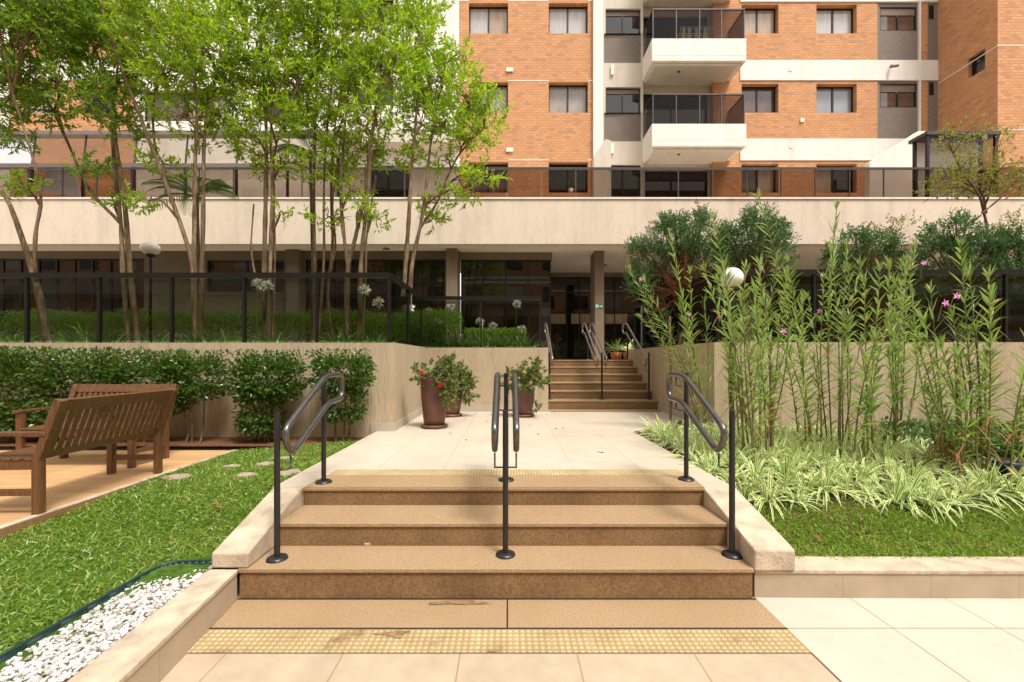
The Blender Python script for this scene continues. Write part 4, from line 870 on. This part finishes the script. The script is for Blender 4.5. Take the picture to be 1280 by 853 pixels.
def strap_mesh(seed):
    mb = MB(); n = 26; a = rng.uniform(0, 6.28, n); el = rng.uniform(.7, 1.4, n); D = np.stack([np.cos(a) * np.cos(el), np.sin(a) * np.cos(el), np.sin(el)], 1)
    blade_add(mb, np.stack([np.cos(a) * .04, np.sin(a) * .04, np.zeros(n)], 1), D, rng.uniform(.4, .75, n), .03, rng.uniform(.2, .7, n), 5); return mb
straps = [strap_mesh(i) for i in range(3)]; src = []
GA = 'strap leaved lilies in the raised planter'
spots = [(random.uniform(-9.5, -2.0), random.uniform(6.55, 8.4), 1) for _ in range(46)] + [(random.uniform(-1.6, .4), random.uniform(8.75, 9.6), 1.05) for _ in range(24)]
for i, (x, y, s) in enumerate(spots):
    lab = 'clump of green strap leaves in the planter below the tall trees' if i < 46 else 'clump of green strap leaves behind the rear glass beside the entrance steps'
    if len(src) < 3: o = straps[i].build('lily_clump', M['leaf_strap']); src.append(o)
    else: o = src[i % 3].copy(); COL.objects.link(o)
    o.location = (x, y, 1.62); o.rotation_euler = (0, 0, random.uniform(0, 6.3)); o.scale = (s * random.uniform(.8, 1.15),) * 3; tag(o, lab, 'lily', GA)
fl = [(322, 356, 7.0), (456, 363, 6.9), (473, 379, 6.9), (512, 386, 7.6), (536, 390, 9.2), (547, 403, 9.0), (562, 386, 9.1), (600, 403, 9.0), (616, 408, 9.1), (646, 381, 8.8), (652, 412, 9.0), (335, 358, 7.2)]
fl_l = ['white globe flower in front of the bundled trunks', 'large white globe flower beside the pale split tree', 'white globe flower just left of the glass corner', 'white globe flower behind the side glass', 'white globe flower leftmost behind the rear glass', 'small white globe flower low in the strap leaves', 'white globe flower in front of the taupe column', 'white globe flower below the bent stalk', 'white globe flower right of the bent stalk behind the rear glass', 'highest white globe flower behind the rear glass, nearest the entrance', 'white globe flower low in the leaves nearest the entrance steps', 'white globe flower just right of the bundled trunks']
for (px, py, d), lb in zip(fl, fl_l):
    c = W(px, py, d); t = thing('agapanthus', lb, 'flower', (c[0], d, 1.62), 'white globe flowers in the planter'); part(MB().tube(curve([(c[0] + random.uniform(-.15, .15), d, 1.6), (c[0] - .02, d, (c[2] + 1.6) / 2), c], 8), .007, 6), 'stalk', M['leaf_strap'], t, True)
    mb = MB(); k = 70; D = rdir(k, .35); leaf_add(mb, c + D * .03, D, rdir(k), .075 * rng.uniform(.8, 1.2, k), np.full(k, .028)); part(mb, 'bloom', M['whitefl'], t)

# ------------------------------------------------------------------ lamps
def lamp(label, px, py, d, r, zb, sq):
    c = W(px, py, d); t = thing('globe_lamp', label, 'lamp', (c[0], d, zb), 'globe lamps in the garden'); part(MB().tube([(c[0], d, zb - .02), (c[0], d, c[2] - r * sq * .9)], .028, 12), 'pole', M['black'], t, True)
    part(MB().lathe([(r * math.sin(a) + 1e-4, -r * sq * math.cos(a)) for a in np.linspace(.02, math.pi - .02, 16)], 24, c), 'globe', M['opal'], t, True)
    part(MB().lathe([(.03, -.06), (.075, -.05), (.085, 0), (.06, .02)], 18, (c[0], d, c[2] - r * sq * .9)), 'collar', M['black'], t, True)
lamp('white globe lamp on a black pole among the trees', 188, 311, 8.9, .175, 1.62, .75); lamp('white globe lamp on a black pole among the orchid canes', 915, 348, 5.95, .145, .46, 1)

# ------------------------------------------------------------------ flower pots on the landing
def pot(label, px, d, r, hgt, bush_, flowers):
    c = W(px, 0, d); x = c[0]; t = thing('flower_pot', label, 'flower pot', (x, d, L1), 'terracotta pots against the planter wall')
    part(MB().lathe([(0, .0), (r * 1.0, 0), (r * 1.06, .018), (r * 1.02, .04), (r * .8, .045)], 28, (x, d, L1)), 'saucer', M['terracotta'], t, True)
    part(MB().lathe([(0, .03), (r * .78, .03), (r * .86, hgt * .2), (r * 1.02, hgt * .6), (r * 1.08, hgt * .93), (r * 1.14, hgt * .95), (r * 1.14, hgt), (r * 1.02, hgt), (r * .98, hgt * .92)], 32, (x, d, L1)), 'pot', M['terracotta'], t, True)
    part(MB().lathe([(0, 0), (r, 0)], 20, (x, d, L1 + hgt * .93)), 'potting_soil', M['soil'], t)
    mb = MB(); fm = MB(); sm = MB(); top = np.array([x, d, L1 + hgt * .95])
    for (dx, dy, dz, rr, k) in bush_:
        e = top + np.array([dx, dy, dz]); rr *= .78; k = int(k * .8); e = top + np.array([dx, dy, dz]) * .82; P, u = blob(e, (rr * .8, rr * .8, rr * .75), k, .2); D = norm(u + np.array([0, -.1, .2]) + rng.normal(size=(k, 3)) * .4); twigs(mb, P, D, 9, .10, .062, .042)
        cv = curve([top, (top + e) / 2 + np.array([0, 0, .1]), e], 6); sm.tube(cv, .006, 5)
        for _ in range(6): q = P[random.randrange(k)]; cv = curve([e, (e + q) / 2 + np.array([0, 0, .04]), q], 5); sm.tube(cv, .003, 4, cap=False)
    part(mb, 'plant', M['leaf_flower'], t); part(sm, 'stems', M['twig'], t, True)
    for (fx, fy, col, rr) in flowers:
        q = W(fx, fy, d - .28); fm = MB(); k = 16; D = rdir(k, .1); leaf_add(fm, np.tile(q, (k, 1)), D, rdir(k), np.full(k, rr), np.full(k, rr * .8)); part(fm, 'flower', M[col], t)
    return t
pot('large dark terracotta pot with trailing red flowers at the wall corner', 543, 6.45, .19, .74, [(-.08, -.05, .1, .2, 40), (.18, -.12, .06, .2, 46), (.26, -.15, -.18, .15, 34), (-.28, -.1, .1, .1, 12), (.24, -.05, .2, .2, 40), (.3, .1, .28, .13, 16), (.23, -.2, -.36, .1, 12)], [(550, 481, 'red', .045), (527, 466, 'red', .035)])
pot('dark terracotta pot half hidden behind the larger flower pot', 563, 7.75, .2, .42, [(.05, 0, .3, .3, 80), (.3, -.1, .25, .25, 60), (.2, 0, .45, .2, 30), (.4, -.1, .0, .18, 30)], [(561, 512, 'leaf_small', .03)])
pot('dark terracotta pot with a loose plant behind the middle handrail', 654, 7.7, .19, .50, [(-.25, 0, .2, .22, 40), (.1, -.1, .3, .28, 70), (.3, -.1, .25, .24, 50), (.28, 0, .5, .12, 16), (.0, -.2, .1, .2, 36), (.32, -.2, -.42, .09, 8)], [])

# ------------------------------------------------------------------ right garden
GSP = 'variegated spider plants in the right garden bed'
def spider(seed):
    mb = MB(); n = 46; a = rng.uniform(0, 6.28, n); el = rng.uniform(.25, 1.35, n); D = np.stack([np.cos(a) * np.cos(el), np.sin(a) * np.cos(el), np.sin(el)], 1)
    blade_add(mb, np.stack([np.cos(a) * .02, np.sin(a) * .02, np.zeros(n)], 1), D, rng.uniform(.24, .44, n), rng.uniform(.017, .026, n), rng.uniform(.35, 1.0, n) * np.cos(el) + .15, 5, 0, [(-1, -.42, 1), (-.42, .42, 0), (.42, 1, 1)], fold=.18); return mb
SPM = [spider(i) for i in range(6)]; sps = []
def ground_pt(px, py, fn):
    d = 4.5
    for _ in range(40): x = (px - CX) * d / F; d = .5 * d + .5 * F * (EYE - fn(x, d)) / (py - CY)
    return (px - CX) * d / F, d
edge_f = lambda px: np.interp(px, [800, 880, 925, 960, 1000, 1060, 1100, 1160, 1200, 1290], [545, 588, 622, 632, 628, 622, 626, 636, 630, 622])
edge_b = lambda px: np.interp(px, [800, 890, 1000, 1110, 1150, 1200, 1290], [538, 541, 543, 552, 566, 588, 596])
cand = []; tries = 0
while len(cand) < 235 and tries < 30000:
    tries += 1; px = random.uniform(802, 1480); py = random.uniform(538, 640)
    if not edge_b(px) < py < edge_f(px): continue
    x, y = ground_pt(px, py, gz_right)
    if x < 1.84 or y > 6.15: continue
    if x < 2.95 and y > 6.0: continue
    md = .155
    if any((x - a) ** 2 + (y - b) ** 2 < md * md for a, b in cand): continue
    cand.append((x, y))
for i, (x, y) in enumerate(cand):
    if len(sps) < 6: o = SPM[i].build('spider_plant', [M['leaf_spider'], M['leaf_cream']]); sps.append(o)
    else: o = sps[i % 6].copy(); COL.objects.link(o)
    o.location = (x, y, gz_right(x, y) - .01); o.rotation_euler = (random.uniform(-.15, .15), random.uniform(-.15, .15), random.uniform(0, 6.3)); o.scale = (random.uniform(.75, 1.15),) * 3
    tag(o, 'cream striped spider plant in the bed between the landing and the orchid canes', 'spider plant', GSP)
pts = []
while len(pts) < 34000:
    x = random.uniform(1.76, 6.2); y = random.uniform(2.87, 3.75)
    if y > 3.5 and random.random() < (y - 3.5) * 4: continue
    if random.random() < .15 * (0.5 + .5 * math.sin(x * 5.1 + 1.3) * math.sin(y * 7.7)): continue
    pts.append((x, y))
grass('lawn_grass', 'short fine green grass strip behind the curved kerb', pts, .055, .008, M['grass_r'], .75, gz_right)
# low ground cover
n = 9000; P = []
while len(P) < n:
    px, py = random.uniform(1100, 1420), random.uniform(529, 574); x, y = ground_pt(px, py, gz_right)
    if y < 6.25 and not (px < 1180 and py > 562): P.append((x, y, gz_right(x, y) + random.uniform(0, .16)))
mb = MB(); P = np.array(P); leaf_add(mb, P, rdir(n, .2), rdir(n, 1.5), .075 * rng.uniform(.6, 1.2, n), .042 * rng.uniform(.7, 1.2, n)); o = mb.build('ground_cover', M['fern']); tag(o, 'low dark green ground cover at the foot of the stucco wall', 'ground cover', kind='stuff')
n = 2500; P = []
while len(P) < n:
    x, y = random.uniform(1.85, 3.2), random.uniform(4.9, 6.2)
    P.append((x, y, gz_right(x, y) + random.uniform(0, .1)))
# orchid canes
def clump(label, canes, flowers=()):
    b = canes[0]; x0, y0 = ground_pt(b[0], b[1], gz_right); t = thing('bamboo_orchid', label, 'orchid', (x0, y0, gz_right(x0, y0)), 'tall bamboo orchids in the right garden bed')
    canes = list(canes) + [(c_[0] + random.uniform(-14, 14), c_[1] + random.uniform(-6, 6), c_[2] + random.uniform(-20, 20), c_[3] + random.uniform(15, 110), random.uniform(-8, 8)) for c_ in canes if random.random() < .45]
    for (bx, by, tx, ty, bow) in canes:
        x, y = ground_pt(bx, by, gz_right); y = min(y, 6.1); z = gz_right(x, y) - .02; dt = y + random.uniform(-.25, .15); tp = W(tx, ty, dt); tp[0] += 0
        a = np.array([x, y, z]); mid = (a + tp) / 2 + np.array([bow * mpp(y), random.uniform(-.06, .06), 0]); P = curve([a, mid, tp], 26)
        cn_ = part(MB().tube(P, np.linspace(.009, .0035, len(P)), 6), 'cane', M['cane'], t, True)
        ln = np.linalg.norm(np.diff(P, axis=0), axis=1).sum(); k = int(ln / random.uniform(.025, .040)); u = np.sort(np.clip(np.linspace(random.uniform(.08, .3), 1.0, k) + rng.normal(size=k) * .008, .05, 1)); idx = np.clip(u * (len(P) - 1), 0, len(P) - 1.001); i0 = idx.astype(int); fr_ = (idx - i0)[:, None]
        C = P[i0] * (1 - fr_) + P[i0 + 1] * fr_; T = norm(P[i0 + 1] - P[i0]); az = random.uniform(0, 3.14) if random.random() < .4 else random.uniform(-.5, .5); aa = az + rng.normal(size=k) * .55; sd = np.stack([np.cos(aa), np.sin(aa), np.zeros(k)], 1)
        s = np.where(np.arange(k) % 2 == 0, 1., -1.)[:, None]; jit = rng.normal(size=(k, 3)) * .16
        up = .85 + 1.1 * u[:, None] ** 4
        D = norm(T * up + s * sd + jit); g0 = random.uniform(.15, .8); keep = (rng.random(k) > np.where(u < .4, .18, .05)) & ~((u > g0) & (u < g0 + random.uniform(0, .05)))
        L = (.21 * np.sin(np.clip(.6 + u * 2.0, 0, 2.6)) + .03) * rng.uniform(.6, 1.15, k) * random.uniform(.8, 1.15)
        mb = MB(); blade_add(mb, C[keep], D[keep], L[keep], .021, rng.uniform(-.1, .55, keep.sum()), 3, fold=.15, side=norm(np.cross(D, np.cross(D, s * sd + .01) + T * .3))[keep] if False else norm(np.cross(D, norm(np.cross(s * sd, T) * .25 + T)))[keep])
        dk = rng.random(k) < np.where(u < .4, .16, .015)
        if dk.any(): dm_ = MB(); blade_add(dm_, C[dk], norm(D[dk] * .6 + np.array([0, 0, -.6])), L[dk] * .9, .016, .5, 4, fold=.3); part(dm_, 'dry_leaves', M['dry'], cn_)
        # top tuft
        q = 7; DD = norm(np.tile(T[-1], (q, 1)) + rng.normal(size=(q, 3)) * .28); blade_add(mb, np.tile(P[-1], (q, 1)) - T[-1] * .04, DD, rng.uniform(.1, .17, q), .015, .1, 3)
        part(mb, 'foliage', M['leaf_cane'], cn_)
    for (fx, fy) in flowers:
        q = W(fx, fy, y0 - .15); f1 = MB(); an = np.arange(5) * 1.2566 + random.uniform(0, 1); D = np.stack([np.cos(an), np.full(5, -.3), np.sin(an)], 1); leaf_add(f1, np.tile(q, (5, 1)), D, np.tile([0, -1., .1], (5, 1)), np.full(5, .04), np.full(5, .02)); fo = part(f1, 'flower', M['pink'], t)
        f2 = MB(); leaf_add(f2, np.tile(q + np.array([0, -.012, 0]), (3, 1)), np.array([(.3, -.5, -1), (-.3, -.5, -1), (0, -.7, -.8)]), np.tile([0, -1., .3], (3, 1)), np.full(3, .032), np.full(3, .026)); part(f2, 'lip', M['magenta'], fo)
        f3 = MB().tube([q + np.array([0, .02, -.0]), q + np.array([random.uniform(-.05, .05), .06, -.16])], .0035, 5, cap=False); part(f3, 'flower_stalk', M['cane'], fo)
clump('bamboo orchids leaning left over the entrance steps beside the wall end', [(868, 537, 786, 335, 12), (872, 538, 805, 350, 8), (880, 538, 838, 296, 0), (884, 540, 862, 338, -6), (888, 541, 800, 395, 18), (876, 539, 880, 375, 4)], [(801, 349), (861, 393)])
clump('bamboo orchids crossing in front of the globe lamp', [(915, 560, 893, 272, 8), (925, 565, 880, 335, 12), (932, 575, 905, 330, 2), (938, 578, 932, 332, -6), (928, 580, 897, 350, 14), (948, 575, 950, 330, 4)], ())
clump('bamboo orchids just right of the globe lamp around a dark stake', [(950, 570, 972, 325, -4), (958, 578, 948, 330, 6), (944, 582, 925, 372, 5), (962, 565, 985, 340, -3), (940, 586, 960, 380, -8)], [(979, 414)])
clump('bamboo orchids with one very long cane slanting up left to the parapet', [(1018, 560, 948, 244, 8), (1014, 565, 985, 325, 5), (1008, 568, 1003, 375, -3), (1020, 555, 1010, 370, 6), (1000, 560, 970, 395, 5)], [(1024, 389)])
clump('bamboo orchids with one tall straight cane above the others in front of the parapet gap', [(1040, 565, 1046, 256, -3), (1035, 560, 1030, 345, -3), (1048, 562, 1040, 312, 3), (1054, 568, 1058, 305, 2), (1062, 560, 1062, 335, 0), (1050, 575, 1075, 330, -6)], ())
clump('bamboo orchids in the dense middle row with a pink flower at wall height', [(1075, 575, 1100, 335, -2), (1085, 580, 1080, 350, 5), (1066, 580, 1095, 420, -5), (1090, 572, 1110, 395, -4), (1095, 585, 1075, 425, 6)], [(1076, 434)])
clump('bamboo orchids standing in front of the gap between two junipers', [(1122, 560, 1143, 308, -5), (1120, 565, 1118, 350, 3), (1125, 560, 1132, 325, 0), (1118, 570, 1110, 330, 4)], [(1154, 329)])
clump('bamboo orchids with bare slanting lower stems left of the dry plant', [(1186, 590, 1163, 362, 6), (1180, 585, 1140, 410, 8), (1200, 595, 1150, 420, 14), (1192, 588, 1176, 430, 4)], ())
clump('bamboo orchids bearing two pink flowers near the blue pot', [(1206, 590, 1190, 392, 2), (1215, 595, 1200, 305, 8), (1200, 600, 1195, 440, 3), (1226, 585, 1212, 345, 2)], [(1181, 379), (1195, 370)])
clump('single stout bamboo orchid cane with broad leaves at the blue pot', [(1234, 600, 1236, 342, 0), (1240, 598, 1240, 380, -3)], ())
clump('bamboo orchids leaning out of the bed at its outer end', [(1250, 600, 1290, 470, -6), (1262, 605, 1300, 400, -8), (1270, 600, 1278, 505, -4)], ())
for px, py0, py1, lb in ((838, 525, 395, 'brown stake beside the steps among the leaning orchids'), (964, 572, 420, 'dark stake among the orchids near the globe lamp'), (1197, 575, 430, 'dark stake behind the orchids with two pink flowers')):
    x, y = ground_pt(px, py0, gz_right) if px > 900 else (W(px, py0, 7.0)[0], 7.0)
    z = gz_right(x, y) - .05 if px > 900 else L1 - .03
    o = MB().tube(curve([(x, y, z), (x + .01, y, z + .6), (x - .015, y, W(px, py1, y)[2])], 8), .022, 8).build('plant_stake', M['bark'], None, True); tag(o, lb, 'stake', 'stakes in the right garden bed')
# dry plant in blue pot, dry curled leaves
x, y = ground_pt(1255, 598, gz_right); zg_ = gz_right(x, y)
t = thing('plant_pot', 'dark blue plastic pot with withered brown plant near the outer orchids', 'flower pot', (x, y, zg_)); part(MB().lathe([(0, 0), (.085, 0), (.10, .13), (.115, .13), (.115, .165), (.10, .165), (.095, .12), (0, .12)], 22, (x, y, zg_)), 'pot', M['bluepot'], t, True)
def dry_mesh(c, n, L): 
    mb = MB(); a = rng.uniform(0, 6.28, n); el = rng.uniform(.5, 1.4, n); D = np.stack([np.cos(a) * np.cos(el), np.sin(a) * np.cos(el), np.sin(el)], 1); blade_add(mb, np.tile(c, (n, 1)), D, L * rng.uniform(.6, 1.2, n), .035, rng.uniform(.9, 2.0, n), 7, fold=.4); return mb
part(dry_mesh(np.array([x, y, zg_ + .12]), 16, .32), 'foliage', M['dry'], t)
for px, py, lb in ((1190, 592, 'withered orange brown plant with curled leaves left of the blue pot'), (1275, 570, 'withered brown plant with hanging curled leaves right of the blue pot')):
    x, y = ground_pt(px, py, gz_right); q = dry_mesh(np.array([x, y, gz_right(x, y) + .2]), 14, .42); q.tube([(x, y, gz_right(x, y) - .02), (x, y, gz_right(x, y) + .22)], .008, 6); o = q.build('withered_plant', M['dry']); tag(o, lb, 'plant', 'withered plants in the right garden bed')
# junipers
def juniper(label, d, trunk, blobs, dead):
    c = W(trunk[0], 0, d); t = thing('juniper', label, 'juniper', (c[0], d, 1.62), 'dark junipers behind the stucco wall'); part(MB().tube(curve([(c[0], d, 1.57), (c[0] + .08, d, 2.3), W(trunk[1], trunk[2], d)], 10), np.linspace(.06, .03, 11)[:len(curve([(0, 0, 0), (0, 0, 1), (0, 0, 2)], 10))], 8), 'trunk', M['bark'], t, True)
    mb = MB(); dm = MB(); br = MB(); q = mpp(d)
    blobs = list(blobs) + [(px + math.cos(a_) * rx * 1.05, py - abs(math.sin(a_)) * ry * 1.0, rx * .26, ry * .36, 1.3) for px, py, rx, ry, k_ in blobs if py < 345 for a_ in (random.uniform(0, 3.1), random.uniform(0, 3.1), random.uniform(.8, 2.3))]
    for (px, py, rx, ry, k) in blobs:
        cc = W(px, py, d + rng.uniform(-.2, .2)); n = int(rx * ry * q * q * 1500 * k); P, u = blob(cc, (rx * q, (rx + ry) * .45 * q, ry * q), n, .45); D = norm(u * .8 + np.array([0, 0, .5]) + rng.normal(size=(n, 3)) * .35); twigs(mb, P - D * .08, D, 14, .19, .046, .018, 0, .75)
        e = W(trunk[1], trunk[2], d); cv = curve([e, (e + cc) / 2, cc], 6); br.tube(cv, np.linspace(.03, .01, len(cv)), 6)
    for (px, py, rx, ry, k) in dead:
        cc = W(px, py, d - .1); n = int(rx * ry * q * q * 1200 * k); P, u = blob(cc, (rx * q, (rx + ry) * .4 * q, ry * q), n, .1); twigs(dm, P, rdir(n, -.1), 9, .14, .05, .012)
    part(mb, 'crown', M['leaf_juniper'], t); part(br, 'branches', M['twig'], t, True)
    if dead: part(dm, 'dead_foliage', M['leaf_dead'], t)
juniper('dark juniper with rusty inner twigs nearest the entrance', 7.8, (850, 852, 370), [(838, 300, 34, 22, 1), (875, 298, 26, 24, 1), (815, 325, 30, 22, 1), (800, 352, 18, 24, .9), (880, 325, 28, 24, 1), (842, 282, 18, 12, 1), (878, 275, 8, 14, .8), (820, 390, 16, 14, .5)], [(850, 345, 40, 32, 1), (830, 375, 25, 20, .6)])
juniper('dark juniper behind the globe lamp with brown shaded underside', 7.9, (950, 948, 370), [(945, 300, 34, 26, 1), (970, 315, 24, 28, 1), (920, 310, 24, 24, 1), (950, 275, 18, 14, 1), (960, 355, 26, 20, .8), (930, 350, 20, 20, .6)], [(950, 350, 32, 26, 1), (960, 385, 26, 18, .6)])
juniper('dark juniper in the middle of the row behind the tall orchid canes', 7.9, (1085, 1080, 370), [(1065, 310, 26, 20, 1), (1095, 308, 24, 18, 1), (1045, 335, 20, 20, .9), (1108, 330, 20, 20, .9), (1075, 350, 28, 16, .7)], [(1085, 340, 28, 24, 1), (1075, 375, 26, 18, .7)])
juniper('widest dark juniper near the outer end of the garden wall', 7.7, (1195, 1200, 370), [(1195, 295, 32, 20, 1), (1175, 325, 28, 28, 1), (1215, 325, 32, 28, 1), (1235, 305, 28, 18, 1), (1205, 360, 26, 22, .9), (1240, 345, 22, 18, .9), (1160, 360, 18, 16, .7)], [(1185, 355, 22, 18, .8)])
juniper('dark juniper cut off at the outer edge of the view', 7.6, (1290, 1285, 370), [(1275, 320, 22, 18, 1), (1265, 350, 20, 20, .9), (1295, 300, 28, 22, 1), (1300, 350, 30, 30, 1)], [])
tree('small sparse tree with yellow green leaves in front of the glazed enclosure', 8.4, [[(1240, 420, .7), (1236, 330), (1233, 290), (1229, 266), (1222, 245), (1205, 215), (1185, 180)], [(1230, 268, .4), (1222, 240), (1195, 225), (1175, 225)], [(1230, 266, .4), (1240, 235), (1240, 200), (1250, 165)], [(1230, 266, .4), (1255, 245), (1270, 225), (1290, 205)]],
     [(1190, 185, 22, 14, .6), (1215, 205, 26, 16, .7), (1185, 225, 26, 14, .7), (1240, 225, 26, 14, .7), (1205, 235, 30, 10, .6), (1265, 235, 24, 14, .6), (1250, 180, 16, 14, .4), (1275, 205, 18, 14, .5), (1165, 240, 16, 8, .5), (1225, 165, 22, 10, .3), (1195, 160, 14, 8, .35)], 'leaf_small', 1.9, .042, .055, .034, 'small sparse trees behind the stucco wall', 1.62, 'tree', .2, 9, .5)
for (px, d, bl, lb) in ((1118, 8.2, [(1105, 288, 18, 8, .4), (1125, 280, 18, 8, .4), (1115, 300, 14, 8, .4)], 'thin shrub with bare yellowish twigs above the middle juniper'), (1258, 8.3, [(1255, 285, 16, 10, .4), (1270, 272, 14, 8, .4), (1275, 292, 16, 10, .5)], 'thin shrub with yellowish twigs beside the small sparse tree')):
    tree(lb, d, [[(px, 420, .35), (px + 2, 340), (px - 2, 300), (px - 4, 282)]], bl, 'leaf_small', 2.6, .03, .05, .026, 'small sparse trees behind the stucco wall', 1.62, 'shrub', .2, 8, .3)
# small plants at the top of the stairs
for px, d, mat, lb, pm in ((770, 11.3, 'leaf_palm', 'small dark palm in a clay pot at the top of the entrance steps', 'orangepot'), (786, 11.0, 'leaf_cream', 'pale striped plant in a clay pot at the top of the entrance steps', 'orangepot')):
    c = W(px, 0, d); t = thing('potted_plant', lb, 'potted plant', (c[0], d, 1.474)); part(MB().lathe([(0, 0), (.11, 0), (.15, .2), (.14, .2), (0, .19)], 18, (c[0], d, 1.474)), 'pot', M[pm], t, True)
    n = 34; a = rng.uniform(0, 6.28, n); el = rng.uniform(.5, 1.4, n); D = np.stack([np.cos(a) * np.cos(el), np.sin(a) * np.cos(el), np.sin(el)], 1); mb = MB(); blade_add(mb, np.tile([c[0], d, 1.66], (n, 1)), D, rng.uniform(.4, .75, n), .028, rng.uniform(.2, .7, n), 5); part(mb, 'foliage', M[mat], t)

wp = thing('window_plant', 'small green plant in a white pot on the sill behind the terrace guard', 'potted plant', (FX(714), 16.1, FZ(241)))
part(MB().lathe([(0, 0), (.07, 0), (.10, .17), (.09, .17), (0, .15)], 14), 'pot', M['opal'], wp, True, 0, True)
mb = MB(); k = 30; P, u = blob((0, 0, .32), (.10, .08, .16), k); leaf_add(mb, P, u + np.array([0, 0, .6]), rdir(k, .5), np.full(k, .12), np.full(k, .05)); part(mb, 'foliage', M['leaf_flower'], wp, False, 0, True)
# ------------------------------------------------------------------ signs
c = W(749, 383, 12.69); sg = thing('exit_sign', 'small green emergency exit sign on the taupe column by the steps', 'sign', (c[0], 12.69, c[2])); B = MB
part(B().box(-.12, .12, 0, .008, -.065, .065), 'plate', M['signg'], sg, False, 0, True)
part(B().box(-.10, -.02, -.004, -.001, -.05, .05), 'door_mark', M['signw'], sg, False, 0, True)
part(B().prism_y([(.01, -.012), (.06, -.012), (.06, -.035), (.10, 0), (.06, .035), (.06, .012), (.01, .012)], -.004, -.001), 'arrow', M['signw'], sg, False, 0, True)
part(B().tube([(-.045, -.006, -.045), (-.06, -.006, -.01), (-.055, -.006, .02)], .007, 6).tube([(-.06, -.006, -.01), (-.08, -.006, -.04)], .007, 6).lathe([(0, -.012), (.012, 0), (0, .012)], 8, (-.052, -.006, .036)), 'figure', M['signg'], sg, False, 0, True)
c = W(564.5, 382, 12.42); sg = thing('door_plaque', 'small white plaque on the taupe column behind the white flowers', 'sign', (c[0], 12.42, c[2])); part(B().box(-.1, .1, 0, .008, -.035, .035), 'plate', M['signw'], sg, False, .002, True)
part(B().box(-.07, .07, -.003, -.001, -.006, .006), 'text_line', M['rail'], sg, False, 0, True)
# fallen leaves on the landing
for i in range(22):
    x, y = random.uniform(-1.3, 1.6), random.uniform(4.6, 8.2); mb = MB(); leaf_add(mb, np.array([[0, 0, 0.]]), np.array([[1, 0, .12]]), np.array([[0, 0, 1.]]), [.05], [.026], .2)
    o = mb.build('fallen_leaf', M['leaf_dead']); o.location = (x, y, L1 - .002); o.rotation_euler = (0, 0, random.uniform(0, 6.3)); tag(o, 'small dry brown leaf lying on the cream landing tiles', 'leaf', 'dry leaves on the landing')
for i in range(16):
    x, y = random.uniform(-3.2, -1.95), random.uniform(2.8, 5.2); mb = MB(); leaf_add(mb, np.array([[0, 0, 0.]]), np.array([[1, 0, .3]]), np.array([[0, .3, 1.]]), [.06], [.03], .3); o = mb.build('fallen_leaf', M['dry']); o.location = (x, y, gz_left(x, y) + .035); o.rotation_euler = (0, 0, i * 2.); tag(o, 'small dry orange leaf caught in the left lawn beside the deck', 'leaf', 'dry leaves in the left lawn')
for i, (px, py) in enumerate(((1075, 657), (1028, 682), (1090, 668))):
    x, y = ground_pt(px, py, gz_right); mb = MB(); leaf_add(mb, np.array([[0, 0, 0.]]), np.array([[1, 0, .3]]), np.array([[0, .3, 1.]]), [.07], [.04], .3); o = mb.build('fallen_leaf', M['dry']); o.location = (x, y, gz_right(x, y) + .035); o.rotation_euler = (0, 0, i * 2.); tag(o, 'dry orange brown leaf lying in the short grass strip', 'leaf', 'dry leaves on the grass strip')
